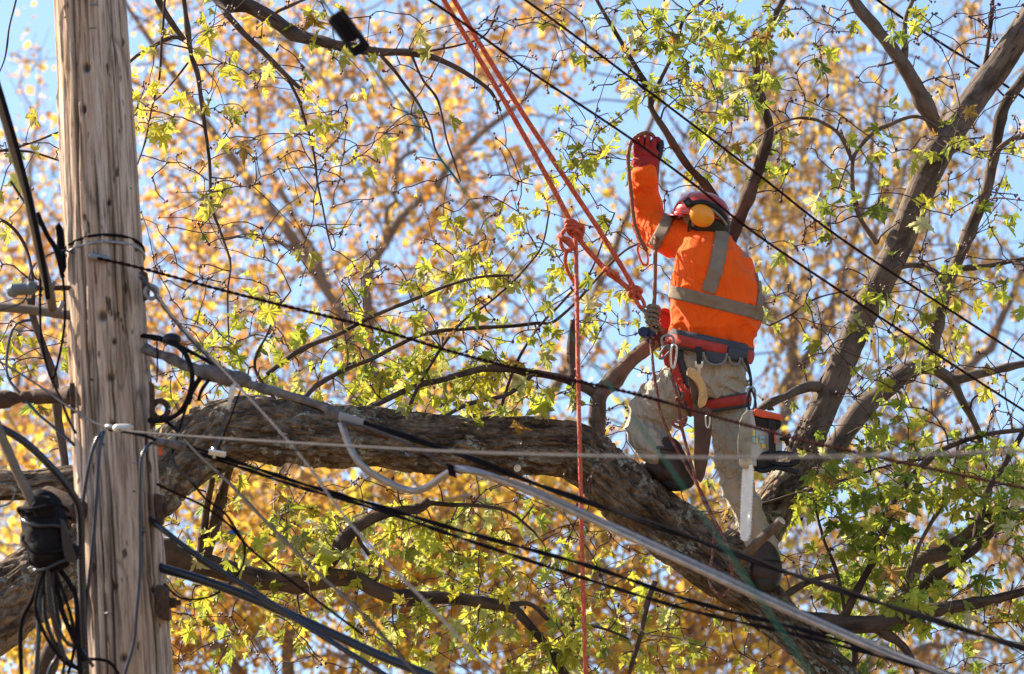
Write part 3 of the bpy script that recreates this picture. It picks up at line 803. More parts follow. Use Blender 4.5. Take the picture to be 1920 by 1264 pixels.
# (points px,py,depth ; r0 px ; r1 px ; material)
BR = [
 ([(1762, 270, 18.5), (1752, 235, 18.5), (1737, 200, 18.45), (1690, 115, 18.4), (1640, 50, 18.4), (1600, 0, 18.4), (1530, -120, 18.4)], 17, 9, 'bark'),
 ([(1748, 690, 18.8), (1747, 655, 18.8), (1755, 600, 18.8), (1776, 530, 18.8), (1807, 460, 18.8), (1838, 385, 18.8), (1862, 300, 18.8), (1882, 205, 18.8), (1925, 140, 18.8), (1990, 40, 18.8)], 14, 9, 'bark'),
 ([(1500, 905, 18.3), (1553, 853, 18.5), (1610, 775, 18.6), (1660, 730, 18.7), (1710, 692, 18.8), (1745, 690, 18.8), (1782, 712, 18.8), (1800, 745, 18.8), (1830, 800, 18.8), (1850, 880, 18.8)], 24, 4, 'bark'),
 ([(1785, 715, 18.8), (1850, 698, 18.8), (1930, 680, 18.8), (2050, 660, 18.8)], 9, 5, 'bark'),
 ([(1535, 725, 18.35), (1508, 726, 18.3), (1470, 745, 18.2), (1421, 768, 18.2), (1390, 800, 18.25)], 11, 4, 'bark'),
 ([(1118, 838, 18.1), (1119, 800, 18.1), (1123, 746, 18.1), (1147, 715, 18.15), (1183, 676, 18.2), (1218, 645, 18.25), (1260, 602, 18.32)], 17, 14, 'bark'),
 ([(1120, 740, 18.1), (1088, 723, 18.1), (1056, 709, 18.1), (1008, 700, 18.1), (921, 692, 18.05), (870, 702, 18), (826, 714, 18), (771, 728, 18), (700, 762, 17.9), (640, 790, 17.8)], 9, 4, 'branch'),
 ([(1072, 716, 18.1), (1070, 690, 18.15), (1071, 640, 18.2), (1075, 600, 18.2)], 9, 6, 'branch'),
 ([(995, 702, 18.05), (977, 718, 18), (945, 743, 18), (874, 758, 17.95), (815, 787, 17.9)], 5, 3, 'branch'),
 ([(640, 690, 18), (700, 674, 18.1), (779, 633, 18.2), (819, 624, 18.2), (890, 618, 18.2), (1000, 604, 18.2), (1036, 602, 18.2), (1080, 565, 18.2), (1120, 520, 18.2), (1170, 470, 18.2), (1216, 450, 18.2)], 4.5, 2, 'branch'),
 ([(500, 704, 17.9), (560, 660, 17.9), (633, 627, 18), (700, 591, 18), (779, 559, 18), (838, 535, 18), (898, 518, 18), (960, 515, 18)], 5, 2, 'branch'),
 ([(560, 755, 17.8), (588, 725, 17.8), (636, 696, 17.9), (700, 672, 18)], 6, 4, 'branch'),
 ([(520, 760, 17.8), (480, 690, 17.9), (500, 630, 17.9), (518, 582, 17.9), (545, 545, 17.9)], 3, 1.5, 'twig'),
 ([(760, 780, 17.9), (800, 700, 18), (860, 610, 18), (930, 560, 18.1), (1010, 470, 18.1), (1030, 395, 18.1)], 3, 1.5, 'twig'),
 ([(930, 790, 18), (990, 640, 18.1), (1060, 560, 18.1), (1110, 505, 18.1), (1150, 400, 18.1)], 3, 1.4, 'twig'),
 # top
 ([(-150, -420, 18.4), (150, -230, 18.4), (330, -80, 18.4), (417, -2, 18.4), (466, 12, 18.4), (510, 37, 18.4), (550, 66, 18.4), (586, 75, 18.35), (640, 86, 18.3), (700, 96, 18.3), (766, 100, 18.3), (815, 110, 18.3), (865, 133, 18.3), (918, 170, 18.3), (940, 208, 18.3)], 20, 2, 'branch'),
 ([(514, 34, 18.4), (516, 22, 18.4), (540, 10, 18.4), (575, -5, 18.4)], 4, 2.5, 'branch'),
 ([(330, -80, 18.4), (407, 0, 18.3), (433, 30, 18.2), (466, 70, 18.2), (510, 116, 18.2), (533, 140, 18.2), (563, 166, 18.2)], 7, 4, 'branch'),
 ([(533, 140, 18.2), (560, 190, 18.2), (573, 226, 18.2), (589, 289, 18.2), (596, 339, 18.2), (609, 420, 18.2), (622, 468, 18.2)], 3, 1.2, 'twig'),
 ([(700, 90, 18.3), (719, 112, 18.3), (746, 140, 18.3), (782, 190, 18.3), (805, 240, 18.3), (820, 290, 18.3), (862, 345, 18.3)], 3.5, 1.6, 'branch'),
 ([(766, 100, 18.3), (790, 150, 18.3), (820, 190, 18.3), (838, 270, 18.3), (865, 340, 18.3)], 2.6, 1.4, 'twig'),
 ([(800, 98, 18.3), (860, 85, 18.3), (910, 65, 18.3), (935, 10, 18.3)], 2.5, 1.3, 'twig'),
 ([(250, -120, 18.4), (296, 0, 18.4), (322, 43, 18.4), (345, 74, 18.4)], 8, 4.5, 'branch'),
 ([(345, 74, 18.4), (325, 72, 18.4), (298, 82, 18.4), (262, 103, 18.4), (235, 125, 18.4), (190, 160, 18.4)], 4, 2.5, 'branch'),
 ([(338, -60, 18.2), (342, 0, 18.2), (355, 93, 18.2), (369, 146, 18.2), (382, 226, 18.2), (395, 299, 18.2), (399, 382, 18.2), (412, 430, 18.2), (432, 490, 18.2), (428, 545, 18.2), (430, 640, 18.2)], 5, 1.4, 'branch'),
 ([(312, -40, 18.3), (304, 50, 18.3), (296, 140, 18.3), (286, 199, 18.3), (276, 259, 18.3), (257, 310, 18.3)], 2.6, 1.4, 'twig'),
 ([(355, 115, 18.2), (330, 145, 18.2), (297, 180, 18.2), (262, 205, 18.2)], 2, 1.2, 'twig'),
 # right top
 ([(1090, -60, 18.4), (1118, 0, 18.4), (1155, 62, 18.4), (1191, 124, 18.4), (1217, 175, 18.4), (1221, 205, 18.4), (1249, 247, 18.4), (1286, 309, 18.45), (1326, 353, 18.5), (1352, 400, 18.5), (1348, 485, 18.46)], 3, 8, 'branch'),
 ([(1390, -60, 18.4), (1315, 7, 18.4), (1282, 40, 18.4), (1264, 98, 18.4), (1231, 160, 18.4), (1218, 200, 18.4)], 2.2, 4.5, 'branch'),
 ([(1490, -60, 18.5), (1468, 0, 18.5), (1428, 87, 18.5), (1417, 124, 18.5), (1424, 178, 18.5), (1442, 233, 18.5), (1428, 291, 18.5), (1417, 328, 18.5), (1395, 386, 18.5), (1372, 440, 18.5), (1338, 510, 18.46), (1290, 575, 18.38), (1245, 622, 18.3), (1214, 650, 18.24)], 5, 15, 'branch'),
 ([(1645, 458, 18.4), (1611, 410, 18.4), (1598, 361, 18.4), (1598, 315, 18.4), (1607, 281, 18.4), (1637, 247, 18.4), (1675, 230, 18.4), (1721, 218, 18.4), (1762, 240, 18.45)], 5, 3, 'bark'),
 ([(1598, 304, 18.4), (1573, 254, 18.4), (1542, 232, 18.4), (1516, 224, 18.4), (1486, 224, 18.4), (1445, 240, 18.4), (1400, 275, 18.4)], 4, 1, 'bark'),
 ([(1690, 130, 18.4), (1695, 100, 18.4), (1697, 40, 18.4), (1712, 0, 18.4), (1725, -40, 18.4)], 6, 3, 'bark'),
 ([(1838, 150, 18.6), (1850, 90, 18.6), (1860, 0, 18.6), (1862, -40, 18.6)], 4, 3, 'branch'),
 ([(1855, 325, 18.8), (1868, 290, 18.75), (1890, 268, 18.7), (1930, 255, 18.7), (2050, 262, 18.7)], 6, 5, 'bark'),
 ([(1840, 290, 18.8), (1815, 268, 18.8), (1770, 300, 18.8), (1735, 350, 18.8), (1715, 395, 18.6)], 4, 1.5, 'bark'),
 ([(1640, 530, 18.45), (1700, 500, 18.4), (1750, 510, 18.4), (1770, 530, 18.6)], 5, 4, 'bark'),
 ([(1800, 505, 18.8), (1850, 500, 18.8), (1890, 492, 18.8), (1960, 480, 18.8)], 5, 4, 'branch'),
 ([(1440, 610, 18.5), (1480, 590, 18.4), (1530, 560, 18.4), (1590, 545, 18.4)], 2.4, 1.4, 'twig'),
 # below the limb
 ([(120, 980, 17.9), (220, 1000, 17.9), (300, 1029, 17.9), (348, 1050, 17.9), (397, 1061, 17.9), (461, 1079, 17.9), (526, 1090, 17.9), (574, 1092, 17.9), (623, 1084, 17.9), (671, 1087, 17.9), (697, 1103, 17.9), (736, 1120, 17.9), (784, 1123, 17.9), (849, 1123, 17.9), (920, 1132, 17.9), (960, 1140, 17.9), (982, 1160, 17.9), (1012, 1195, 17.9), (1055, 1264, 17.9), (1090, 1330, 17.9)], 24, 6, 'branch'),
 ([(585, 1085, 17.9), (600, 1068, 17.9), (623, 1048, 17.9), (655, 1003, 17.9), (687, 977, 17.9), (729, 961, 17.9), (784, 952, 17.9), (804, 936, 17.9)], 15, 8, 'branch'),
 ([(800, 945, 17.9), (849, 948, 17.95), (897, 948, 18), (950, 960, 18), (1000, 1000, 18)], 5, 2, 'branch'),
 ([(668, 985, 17.9), (672, 1010, 17.9), (690, 1035, 17.9), (712, 1070, 17.9), (700, 1090, 17.9)], 4, 3, 'branch'),
 ([(380, 1062, 17.9), (387, 1036, 17.9), (403, 981, 17.9), (423, 900, 17.85), (440, 850, 17.8)], 11, 8, 'branch'),
 ([(372, 1055, 17.9), (378, 1025, 17.9), (390, 942, 17.9), (398, 900, 17.8)], 8, 6, 'branch'),
 ([(955, 1135, 17.9), (996, 1133, 17.9), (1040, 1167, 17.9), (1099, 1171, 17.9), (1180, 1200, 17.9)], 5, 2, 'branch'),
 ([(1230, 1090, 17.9), (1215, 1130, 17.9), (1200, 1190, 17.9), (1180, 1264, 17.9)], 5, 4, 'branch'),
 # right below
 ([(1420, 1128, 18), (1480, 1160, 18), (1550, 1172, 18), (1635, 1172, 18), (1702, 1155, 18), (1769, 1142, 18), (1836, 1128, 18), (1930, 1106, 18), (2040, 1080, 18)], 24, 5, 'branch'),
 ([(1575, 1172, 18), (1608, 1108, 18), (1635, 1058, 18), (1655, 1008, 18), (1678, 941, 18), (1702, 900, 18), (1735, 867, 18), (1775, 838, 18), (1850, 815, 18), (1940, 803, 18)], 8, 4, 'branch'),
 ([(1640, 1172, 18), (1688, 1132, 18.1), (1722, 1115, 18.1), (1752, 1081, 18.1), (1786, 1058, 18.1), (1836, 1021, 18.1), (1890, 964, 18.1)], 12, 9, 'branch'),
 ([(1700, 1120, 18.2), (1722, 1055, 18.2), (1769, 1038, 18.2), (1819, 998, 18.2), (1870, 967, 18.2), (1960, 960, 18.2)], 14, 10, 'bark'),
 ([(1585, 1160, 18), (1571, 1078, 18), (1544, 1008, 18), (1527, 941, 18), (1517, 874, 18)], 3.5, 2, 'twig'),
 ([(1450, 1135, 18), (1500, 1098, 18), (1540, 1082, 18), (1571, 1078, 18)], 6, 4, 'bark'),
 ([(1690, 1160, 18), (1704, 1120, 18), (1709, 1075, 18), (1722, 1028, 18), (1769, 941, 18), (1789, 874, 18), (1800, 820, 18)], 4.5, 2.5, 'bark'),
 ([(1400, 950, 18.15), (1433, 944, 18.1), (1534, 914, 18.1), (1584, 900, 18.1), (1651, 877, 18.1), (1735, 860, 18.1), (1850, 850, 18.1)], 3, 2, 'branch'),
 ([(1830, 1010, 18.1), (1840, 960, 18.1), (1850, 920, 18.1), (1890, 860, 18.1), (1935, 780, 18.1)], 8, 5, 'branch'),
 ([(1635, 1172, 18), (1690, 1210, 18), (1720, 1264, 18)], 9, 6, 'branch'),
 ([(1590, 1180, 18), (1600, 1230, 18), (1590, 1280, 18)], 6, 5, 'branch'),
 # left of the pole
 ([(55, 560, 18), (63, 600, 18), (83, 657, 18), (100, 705, 18), (108, 785, 18), (120, 856, 18), (122, 895, 18)], 6, 8, 'branch'),
 ([(-60, 300, 18.2), (0, 285, 18.2), (60, 268, 18.2), (112, 248, 18.2)], 2.5, 1.6, 'twig'),
 ([(-60, 280, 18.2), (0, 282, 18.2), (60, 286, 18.2), (115, 303, 18.2)], 2.5, 1.6, 'twig'),
 ([(40, -60, 18.3), (30, 0, 18.3), (18, 50, 18.3), (8, 110, 18.3), (-15, 160, 18.3)], 2, 1.2, 'twig'),
 ([(-40, 400, 18.1), (15, 420, 18.1), (50, 470, 18.1), (62, 540, 18), (60, 600, 18)], 3, 3, 'twig'),
]
nodes, nrad = [], []
for pts, ra, rb, mt in BR:
    a = np.array(pts, float)
    c = PA(a)
    L = np.linalg.norm(np.diff(c, axis=0), axis=1).sum()
    n = max(8, int(L / 0.022))
    t = np.linspace(0, 1, len(a)); r = np.array([S(ra + (rb - ra) * k, q[2]) for k, q in zip(t, a)])
    q = crom(np.column_stack([c, r]), n)
    big = max(ra, rb) > 7
    sides = 18 if big else 8
    q[:, :3] += np.column_stack([fbm(np.column_stack([np.arange(n) * .11 + k * 9, np.full(n, len(nodes) * .37), np.zeros(n)]), 2) for k in range(3)]) * (0.006 if big else 0.009)
    q[:, 3] *= 1 + 0.14 * fbm(np.column_stack([np.arange(n) * .3, np.full(n, len(nodes) * .77), np.zeros(n)]), 2)
    for _ in range(max(1, int(L * 2.2))):                       # knots and old leaf scars
        k0 = RNG.integers(2, n - 2)
        q[:, 3] *= 1 + 0.28 * np.exp(-((np.arange(n) - k0) / 1.3) ** 2)
    v, f, bk = tube(q[:, :3], q[:, 3], sides, True)
    if big:
        nr = v - np.repeat(q[:, :3], sides, 0)
        v = v + nr * (fbm(bk * np.array([30, 30, 14]), 3) * 0.13)[:, None]
    bk = bk + len(nodes) * 0.31
    mesh_obj('branch', v, f, MT[mt], maple, True, bk)
    st = 3
    nodes += list(q[::st, :3]); nrad += list(q[::st, 3])
# the big limb and stem can sprout too
for lst in (LIMB[4:],):
    a = np.array(lst, float)
    q = crom(np.column_stack([PA(a[:, :3]), [S(k[3], k[2]) for k in a]]), 60)
    for k in q:
        nodes.append(k[:3] + np.array([0, 0, k[3] * 0.9])); nrad.append(0.012)

ZL = [  # leafy zones of the maple: px, py, rx, ry, weight
 (560, 660, 150, 80, .42), (700, 690, 150, 90, .5), (850, 660, 140, 100, .45), (430, 650, 70, 80, .6), (960, 560, 120, 120, .55), (830, 490, 110, 60, .55), (600, 760, 200, 30, .5), (1000, 740, 90, 70, .6), (1150, 560, 60, 60, .5), (980, 380, 90, 80, .4), (900, 740, 90, 50, .7),
 (1180, 120, 120, 100, .34), (1290, 100, 130, 100, .34), (1400, 130, 100, 120, .36), (1310, 235, 80, 50, .3), (1110, 300, 60, 70, .55), (1380, 230, 90, 70, .55), (1330, 20, 160, 50, .5), (1480, 60, 60, 60, .3), (1440, 330, 70, 90, .4),
 (620, 130, 80, 110, .35), (690, 250, 60, 60, .3), (350, 150, 70, 130, .28), (400, 330, 50, 80, .2), (560, 30, 200, 40, .35), (330, 30, 70, 40, .4), (280, 200, 30, 80, .3),
 (40, 270, 70, 60, .5), (40, 450, 60, 80, .35), (60, 660, 70, 90, .8), (100, 800, 50, 60, .5), (20, 1000, 50, 60, .1),
 (500, 960, 120, 70, .6), (650, 1010, 120, 70, .6), (560, 1040, 120, 60, .6), (850, 980, 120, 70, .6), (900, 1080, 110, 80, .7), (760, 1040, 90, 70, .55), (800, 1180, 160, 70, .6), (560, 1180, 130, 70, .45), (1000, 1190, 130, 70, .65), (370, 1180, 60, 70, .5), (1130, 1100, 100, 80, .5), (1120, 1220, 80, 50, .8), (400, 1000, 40, 60, .3), (1230, 1170, 80, 60, .5), (980, 980, 60, 60, .4), (1320, 1190, 70, 60, .4),
 (1540, 900, 60, 50, .8), (1620, 870, 110, 60, .95), (1750, 880, 110, 60, .95), (1860, 880, 90, 80, .9), (1560, 1020, 80, 80, .85), (1660, 1000, 90, 90, .8), (1740, 1060, 90, 70, .55), (1850, 1060, 90, 90, .5), (1640, 1130, 110, 60, .5), (1820, 1200, 110, 60, .5), (1560, 1230, 110, 40, .4), (1700, 790, 100, 40, .5), (1890, 960, 50, 60, .6), (1600, 1200, 80, 50, .5),
 (1480, 620, 50, 80, .5), (1560, 380, 60, 60, .35), (1700, 560, 120, 70, .35), (1780, 660, 60, 60, .3), (1590, 180, 60, 70, .25), (1860, 560, 70, 90, .3), (1720, 30, 60, 40, .4), (1850, 80, 60, 60, .25), (1640, 300, 60, 60, .3), (1290, 480, 10, 10, .0), (1240, 950, 40, 30, .2), (1370, 930, 40, 30, .4), (1800, 320, 80, 80, .3),
]
zone = field(ZL)
def tints(x, y):
    """Leaf colour by the part of the crown: yellow at the sunny tips, greener inside and to the east."""
    if x > 1480 and y > 760: base = [(0.17, 0.26, 0.035), (0.10, 0.19, 0.03), (0.30, 0.36, 0.04), (0.24, 0.30, 0.04), (0.42, 0.42, 0.05)]
    elif x > 1060 and y < 420: base = [(0.25, 0.31, 0.045), (0.16, 0.22, 0.035), (0.38, 0.40, 0.05), (0.12, 0.18, 0.03), (0.45, 0.42, 0.05)]
    elif y < 480 and x < 1000: base = [(0.55, 0.48, 0.06), (0.48, 0.45, 0.06), (0.60, 0.47, 0.05), (0.30, 0.34, 0.05), (0.52, 0.46, 0.12)]
    else: base = [(0.42, 0.44, 0.05), (0.34, 0.40, 0.05), (0.50, 0.46, 0.05), (0.25, 0.32, 0.045), (0.40, 0.42, 0.16), (0.56, 0.48, 0.06)]
    r = RNG.random()
    if r < 0.05: return (0.26, 0.12, 0.04)
    if r < 0.10: return (0.48, 0.45, 0.30)
    k = (0.5, 0.75, 1.0, 1.1)[RNG.integers(0, 4)]
    return tuple(round(q * k, 3) for q in base[RNG.integers(0, len(base))])

TG = []
def clear(x, y, d):
    """Shoots grow past the worker on the far side, not through him."""
    if 1150 < x < 1500 and 230 < y < 1130: return max(d, 18.5) + 0.05
    return d
while len(TG) < 500:
    x, y = RNG.uniform(-40, 1960), RNG.uniform(-60, 1320)
    if RNG.random() < zone(x, y):
        TG.append(P(x, y, clear(x, y, 18.1 + RNG.normal(0, 0.28))))
for _ in range(950):                                           # bare shoots
    x, y = RNG.uniform(250, 1950), RNG.uniform(0, 1264)
    TG.append(P(x, y, clear(x, y, 18.2 + RNG.normal(0, 0.3))))
paths = colonize(nodes, nrad, TG, sag=0.10, wig=0.13, tip=0.0022, maxr=0.008, step=0.035, minseg=5)

# leaf shape: five deep, toothed lobes on a thin stalk
HALF = [(0.0, 0.0), (0.10, -0.02), (0.20, -0.01), (0.36, -0.04), (0.29, 0.06), (0.33, 0.11), (0.17, 0.17), (0.30, 0.22), (0.44, 0.27), (0.46, 0.35), (0.58, 0.40), (0.56, 0.46), (0.70, 0.60), (0.50, 0.53), (0.44, 0.60), (0.36, 0.50), (0.15, 0.38), (0.17, 0.52), (0.30, 0.60), (0.22, 0.66), (0.24, 0.76), (0.12, 0.78), (0.08, 0.88), (0.0, 1.05)]
def leaf_variant(k):
    g = np.random.default_rng(100 + k)
    R = np.array(HALF); Lh = R[::-1][1:-1] * np.array([-1, 1])
    o = np.vstack([R, Lh])
    o = o * (1 + g.normal(0, 0.04, o.shape))
    o[:, 0] *= g.uniform(0.8, 1.05)
    o = np.vstack([[0, 0.30], o])
    fold, curl, tw = g.uniform(0.15, 1.1), g.uniform(-0.3, 1.2), g.normal(0, 0.45)
    z = fold * np.abs(o[:, 0]) ** 1.25 - curl * (o[:, 1] ** 2) * 0.6 + tw * o[:, 0] * o[:, 1] + g.normal(0, 0.035, len(o))
    blade = np.column_stack([o[:, 0], o[:, 1], z])
    dr = g.uniform(0.1, 1.2)                                   # blade hangs from the stalk
    c, s = math.cos(-dr), math.sin(-dr)
    blade = np.column_stack([blade[:, 0], blade[:, 1] * c - blade[:, 2] * s, blade[:, 1] * s + blade[:, 2] * c])
    pl = g.uniform(0.45, 0.8)
    blade[:, 1] += pl
    n = len(o) - 1
    f = [[0, 1 + i, 1 + (i + 1) % n] for i in range(n)]
    sp = np.array([[0, 0, 0], [0, pl * .5, 0.06], [0, pl, 0.0]])
    pv, pf, _ = tube(sp, [0.018, 0.013, 0.012], 3, False)
    f += [[q + len(blade) for q in ff] for ff in pf]
    return np.vstack([blade, pv]), f
LV = [leaf_variant(k) for k in range(20)]

tw, leaves = MB(), []
buds = MB()
octa = np.array([[1, 0, 0], [-1, 0, 0], [0, 1, 0], [0, -1, 0], [0, 0, 1.5], [0, 0, -1.5]], float)
octf = [[0, 2, 4], [2, 1, 4], [1, 3, 4], [3, 0, 4], [2, 0, 5], [1, 2, 5], [3, 1, 5], [0, 3, 5]]
def bud(p, s):
    buds.add(np.asarray(p) + octa * s, octf)
def put_leaf(p, dirv, size):
    x, y, d = proj(p)
    if 1150 < x < 1500 and 215 < y < 1120 and d < 18.42: return
    ax = unit(unit(dirv) * 0.8 + np.array([0, 0, -0.55]) + rnd(0.35))
    nr = unit(np.array([0, 0, 1.0]) + rnd(0.55) - fwd * 0.25)
    sd = unit(np.cross(ax, nr)); nr = np.cross(sd, ax)
    leaves.append((np.asarray(p), np.column_stack([sd, ax, nr]), size * RNG.uniform(0.4, 1.3), int(RNG.integers(0, len(LV))), tints(x, y), abs(nr @ fwd)))
def twig_path(p, v, L, r, grav=-0.02):
    n = max(4, int(L / 0.03)); pts = [np.array(p)]
    for _ in range(n):
        v = unit(v + rnd(0.10) + np.array([0, 0, grav]))
        pts.append(pts[-1] + v * L / n)
    return np.array(pts), np.linspace(r, 0.0012, n + 1)
for p, r in paths:
    if any(1165 < a[0] < 1480 and 240 < a[1] < 1110 and a[2] < 18.3 for a in map(proj, p[1:])): continue
    tw.tube(p, r, 5, cap=False)
    m = len(p)
    x, y, d = proj(p[-1])
    z = zone(x, y)
    k = max(1, m - 11)
    while k < m:
        if RNG.random() < 0.25 + 0.75 * z:
            t = unit(p[min(m - 1, k + 1)] - p[k - 1]); s = unit(np.cross(t, rnd()))
            for sg in (1, -1):
                if RNG.random() < 0.17 + 0.42 * z:
                    put_leaf(p[k], t * 0.4 + s * sg, 0.068)
        if RNG.random() < 0.16:
            t = unit(p[min(m - 1, k + 1)] - p[k - 1])
            tp, trr = twig_path(p[k], unit(np.cross(t, rnd())) * 0.8 + t * 0.6, RNG.uniform(0.08, 0.28), 0.0022)
            tw.tube(tp, trr, 4, cap=False)
            bud(tp[-1], 0.006)
            for q in range(2, len(tp), 2):
                if RNG.random() < 0.16: bud(tp[q] + rnd(0.004), 0.0045)
            if RNG.random() < z:
                for _ in range(2): put_leaf(tp[-1], tp[-1] - tp[-2] + rnd(0.02), 0.068)
        k += 2
    if RNG.random() < z * 0.9:
        for _ in range(RNG.integers(1, 4)): put_leaf(p[-1], unit(p[-1] - p[-2]) + rnd(0.6), 0.070)
    else:
        for _ in range(3): bud(p[-1] + rnd(0.006), 0.0055)
tag(tw.build('twigs', MT['twig'], maple), kind='stuff')
tag(buds.build('buds', MT['bud'], maple, False), kind='stuff')
def inview(L):
    x, y, d = proj(L[0]); return 10 < x < 1910 and 10 < y < 1254
order = sorted(range(len(leaves)), key=lambda i: -(leaves[i][2] ** 2 * (0.25 + leaves[i][5])) * (1 if inview(leaves[i]) else 0.0001))
single = order[:295]
cache = {}
for i in single:
    p, R, s, vi, c, _ = leaves[i]
    if (vi, c) not in cache:
        v, f = LV[vi]
        cc = np.ones((len(v), 4)); cc[:, :3] = c
        cache[(vi, c)] = make_mesh('leaf', v, f, MT['leaf'], False, None, cc)
    o = bpy.data.objects.new('leaf', cache[(vi, c)])
    COL.objects.link(o)
    setpar(o, maple)
    o.matrix_basis = Matrix.Translation(Vector(p)) @ Matrix((R * s).tolist()).to_4x4()
rest = MB()
for i in order[295:]:
    p, R, s, vi, c, _ = leaves[i]
    v, f = LV[vi]
    rest.add(p + (v * s) @ R.T, f, None, c)
tag(rest.build('leaves', MT['leaf'], maple, False), kind='stuff')
print('LEAVES', len(leaves))
# sawn stubs
def stub(pts, r, name='cut_stub'):
    c = PA(pts); m = MB().tube(crom(c, 12), np.linspace(S(r[0], pts[0][2]), S(r[1], pts[0][2]), 12), 14, cap=False)
    o = m.build(name, MT['bark'], maple)
    t, n, b = frames(c); a = np.arange(14) * 2 * math.pi / 14
    rr = S(r[1], pts[0][2])
    v = [c[-1] + t[-1] * 0.004] + [c[-1] + (n[-1] * math.cos(k) + b[-1] * math.sin(k)) * rr for k in a]
    mesh_obj('cut_face', v, [[0, 1 + k, 1 + (k + 1) % 14] for k in range(14)], MT['cutwood'], o, False)
stub([(1385, 1060, 17.75), (1420, 1018, 17.62), (1466, 976, 17.55)], (10, 9))
stub([(975, 888, 17.78), (970, 878, 17.72)], (8, 7))

# ================================================================== utility pole
pb, pt = P(239, 1264, 15.0), P(169, 0, 15.67)
pdir = (pt - pb)
tz = lambda z: (z - pb[2]) / pdir[2]
pole_base = pb + pdir * tz(0.0)
pole = thing('utility_pole', tuple(pole_base), 'weathered grey-brown wooden utility pole with cracks and knots', 'utility pole')
tt = np.concatenate([np.linspace(tz(-0.3), -0.12, 40), np.linspace(-0.11, 1.11, 560), np.linspace(1.13, 2.6, 40)])
cen = pb + pdir[None] * tt[:, None]
prad = S(79, 15) + (S(66, 15.67) - S(79, 15)) * tt
SEG = 220
v, f, bk = tube(cen, prad, SEG)
th = np.arctan2(bk[:, 1], bk[:, 0]); zz = bk[:, 2]
nr = v - np.repeat(cen, SEG, 0); nr /= np.linalg.norm(nr, axis=1)[:, None]
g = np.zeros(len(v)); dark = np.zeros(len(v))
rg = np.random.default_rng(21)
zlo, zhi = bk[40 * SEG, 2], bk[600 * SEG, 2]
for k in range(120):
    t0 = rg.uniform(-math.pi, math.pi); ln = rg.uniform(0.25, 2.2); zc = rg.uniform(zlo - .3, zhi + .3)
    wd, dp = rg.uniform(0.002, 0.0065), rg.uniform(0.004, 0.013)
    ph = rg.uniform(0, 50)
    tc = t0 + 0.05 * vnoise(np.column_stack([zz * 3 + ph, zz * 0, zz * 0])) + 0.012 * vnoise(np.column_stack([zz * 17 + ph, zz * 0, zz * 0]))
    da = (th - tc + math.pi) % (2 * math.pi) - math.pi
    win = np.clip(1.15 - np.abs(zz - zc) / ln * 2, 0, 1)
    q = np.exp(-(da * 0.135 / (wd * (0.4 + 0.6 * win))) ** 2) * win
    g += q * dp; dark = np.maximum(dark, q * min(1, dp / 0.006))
# flaked slabs of surface wood
sl = vnoise(np.column_stack([bk[:, 0] * 20, bk[:, 1] * 20, zz * 1.6 + 5]))
slab = np.clip((sl - 0.16) * 9, 0, 1)
sl2 = vnoise(np.column_stack([bk[:, 0] * 44 + 9, bk[:, 1] * 44, zz * 2.8]))
slab2 = np.clip((sl2 - 0.1) * 8, 0, 1)
fine = fbm(np.column_stack([bk[:, 0] * 130, bk[:, 1] * 130, zz * 5]), 2)
disp = slab * 0.007 + slab2 * 0.004 + fine * 0.0016 - g
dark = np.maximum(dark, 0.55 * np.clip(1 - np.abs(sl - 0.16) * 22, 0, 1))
x, y, d = [], [], []
rel = v - CAM; dpt = rel @ fwd
X = 960 + (rel @ rgt) / dpt * FPX; Y = 632 - (rel @ upv) / dpt * FPX
front = (nr @ fwd) < 0
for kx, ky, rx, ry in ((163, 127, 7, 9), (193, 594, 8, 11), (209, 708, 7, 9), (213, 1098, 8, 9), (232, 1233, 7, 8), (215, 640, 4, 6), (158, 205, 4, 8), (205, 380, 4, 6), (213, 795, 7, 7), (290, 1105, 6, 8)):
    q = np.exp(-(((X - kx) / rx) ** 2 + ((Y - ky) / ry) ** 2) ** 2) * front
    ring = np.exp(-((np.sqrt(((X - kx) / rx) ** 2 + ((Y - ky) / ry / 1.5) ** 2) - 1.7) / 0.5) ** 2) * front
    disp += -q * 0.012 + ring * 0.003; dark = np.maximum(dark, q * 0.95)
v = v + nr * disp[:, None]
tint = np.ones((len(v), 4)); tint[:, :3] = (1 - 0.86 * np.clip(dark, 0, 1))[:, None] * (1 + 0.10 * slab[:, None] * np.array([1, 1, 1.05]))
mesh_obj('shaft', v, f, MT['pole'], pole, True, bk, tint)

def axis_at(py):
    t = (1264 - py) / 1264.0
    t = t  # near enough linear over the frame
    c = pb + pdir * t
    return c, S(79, 15) + (S(66, 15.67) - S(79, 15)) * t

def wrap(name, py, tilt, r, mat, label=None):
    """A wire or band drawn tight round the pole."""
    c, R = axis_at(py)
    a = np.linspace(0, 2 * math.pi, 49)
    q = [c + (rgt * math.cos(k) + np.array([0, 1, 0]) * math.sin(k)) * (R + 0.007) + unit(pdir) * (math.sin(k * 1.0) * tilt + 0.01 * math.cos(k)) for k in a]
    o = MB().tube(q, r, 8).build(name, mat, pole)
    if label: o['label'] = label
    return o
wrap('wire_wrap', 486, -0.02, 0.0055, MT['cable'])
wrap('wire_wrap', 497, -0.015, 0.0055, MT['galv'])
def bolt(px, py, d, dirx, L, r, head, parent=pole, name='through_bolt'):
    a = P(px, py, d)
    m = MB().tube([a, a + rgt * dirx * L], r, 10)
    o = m.build(name, MT['rust'], parent)
    MB().tube([a + rgt * dirx * (L * .25), a + rgt * dirx * (L * .25 + .022)], head, 6).build('nut', MT['rust'], o, False)
    return o
def plate(out, d, th=0.04):
    return solid('washer_plate', out, d, th, MT['rust'], pole, 0.004)
plate([(292, 1098), (314, 1104), (318, 1166), (296, 1158)], 14.95, 0.09)
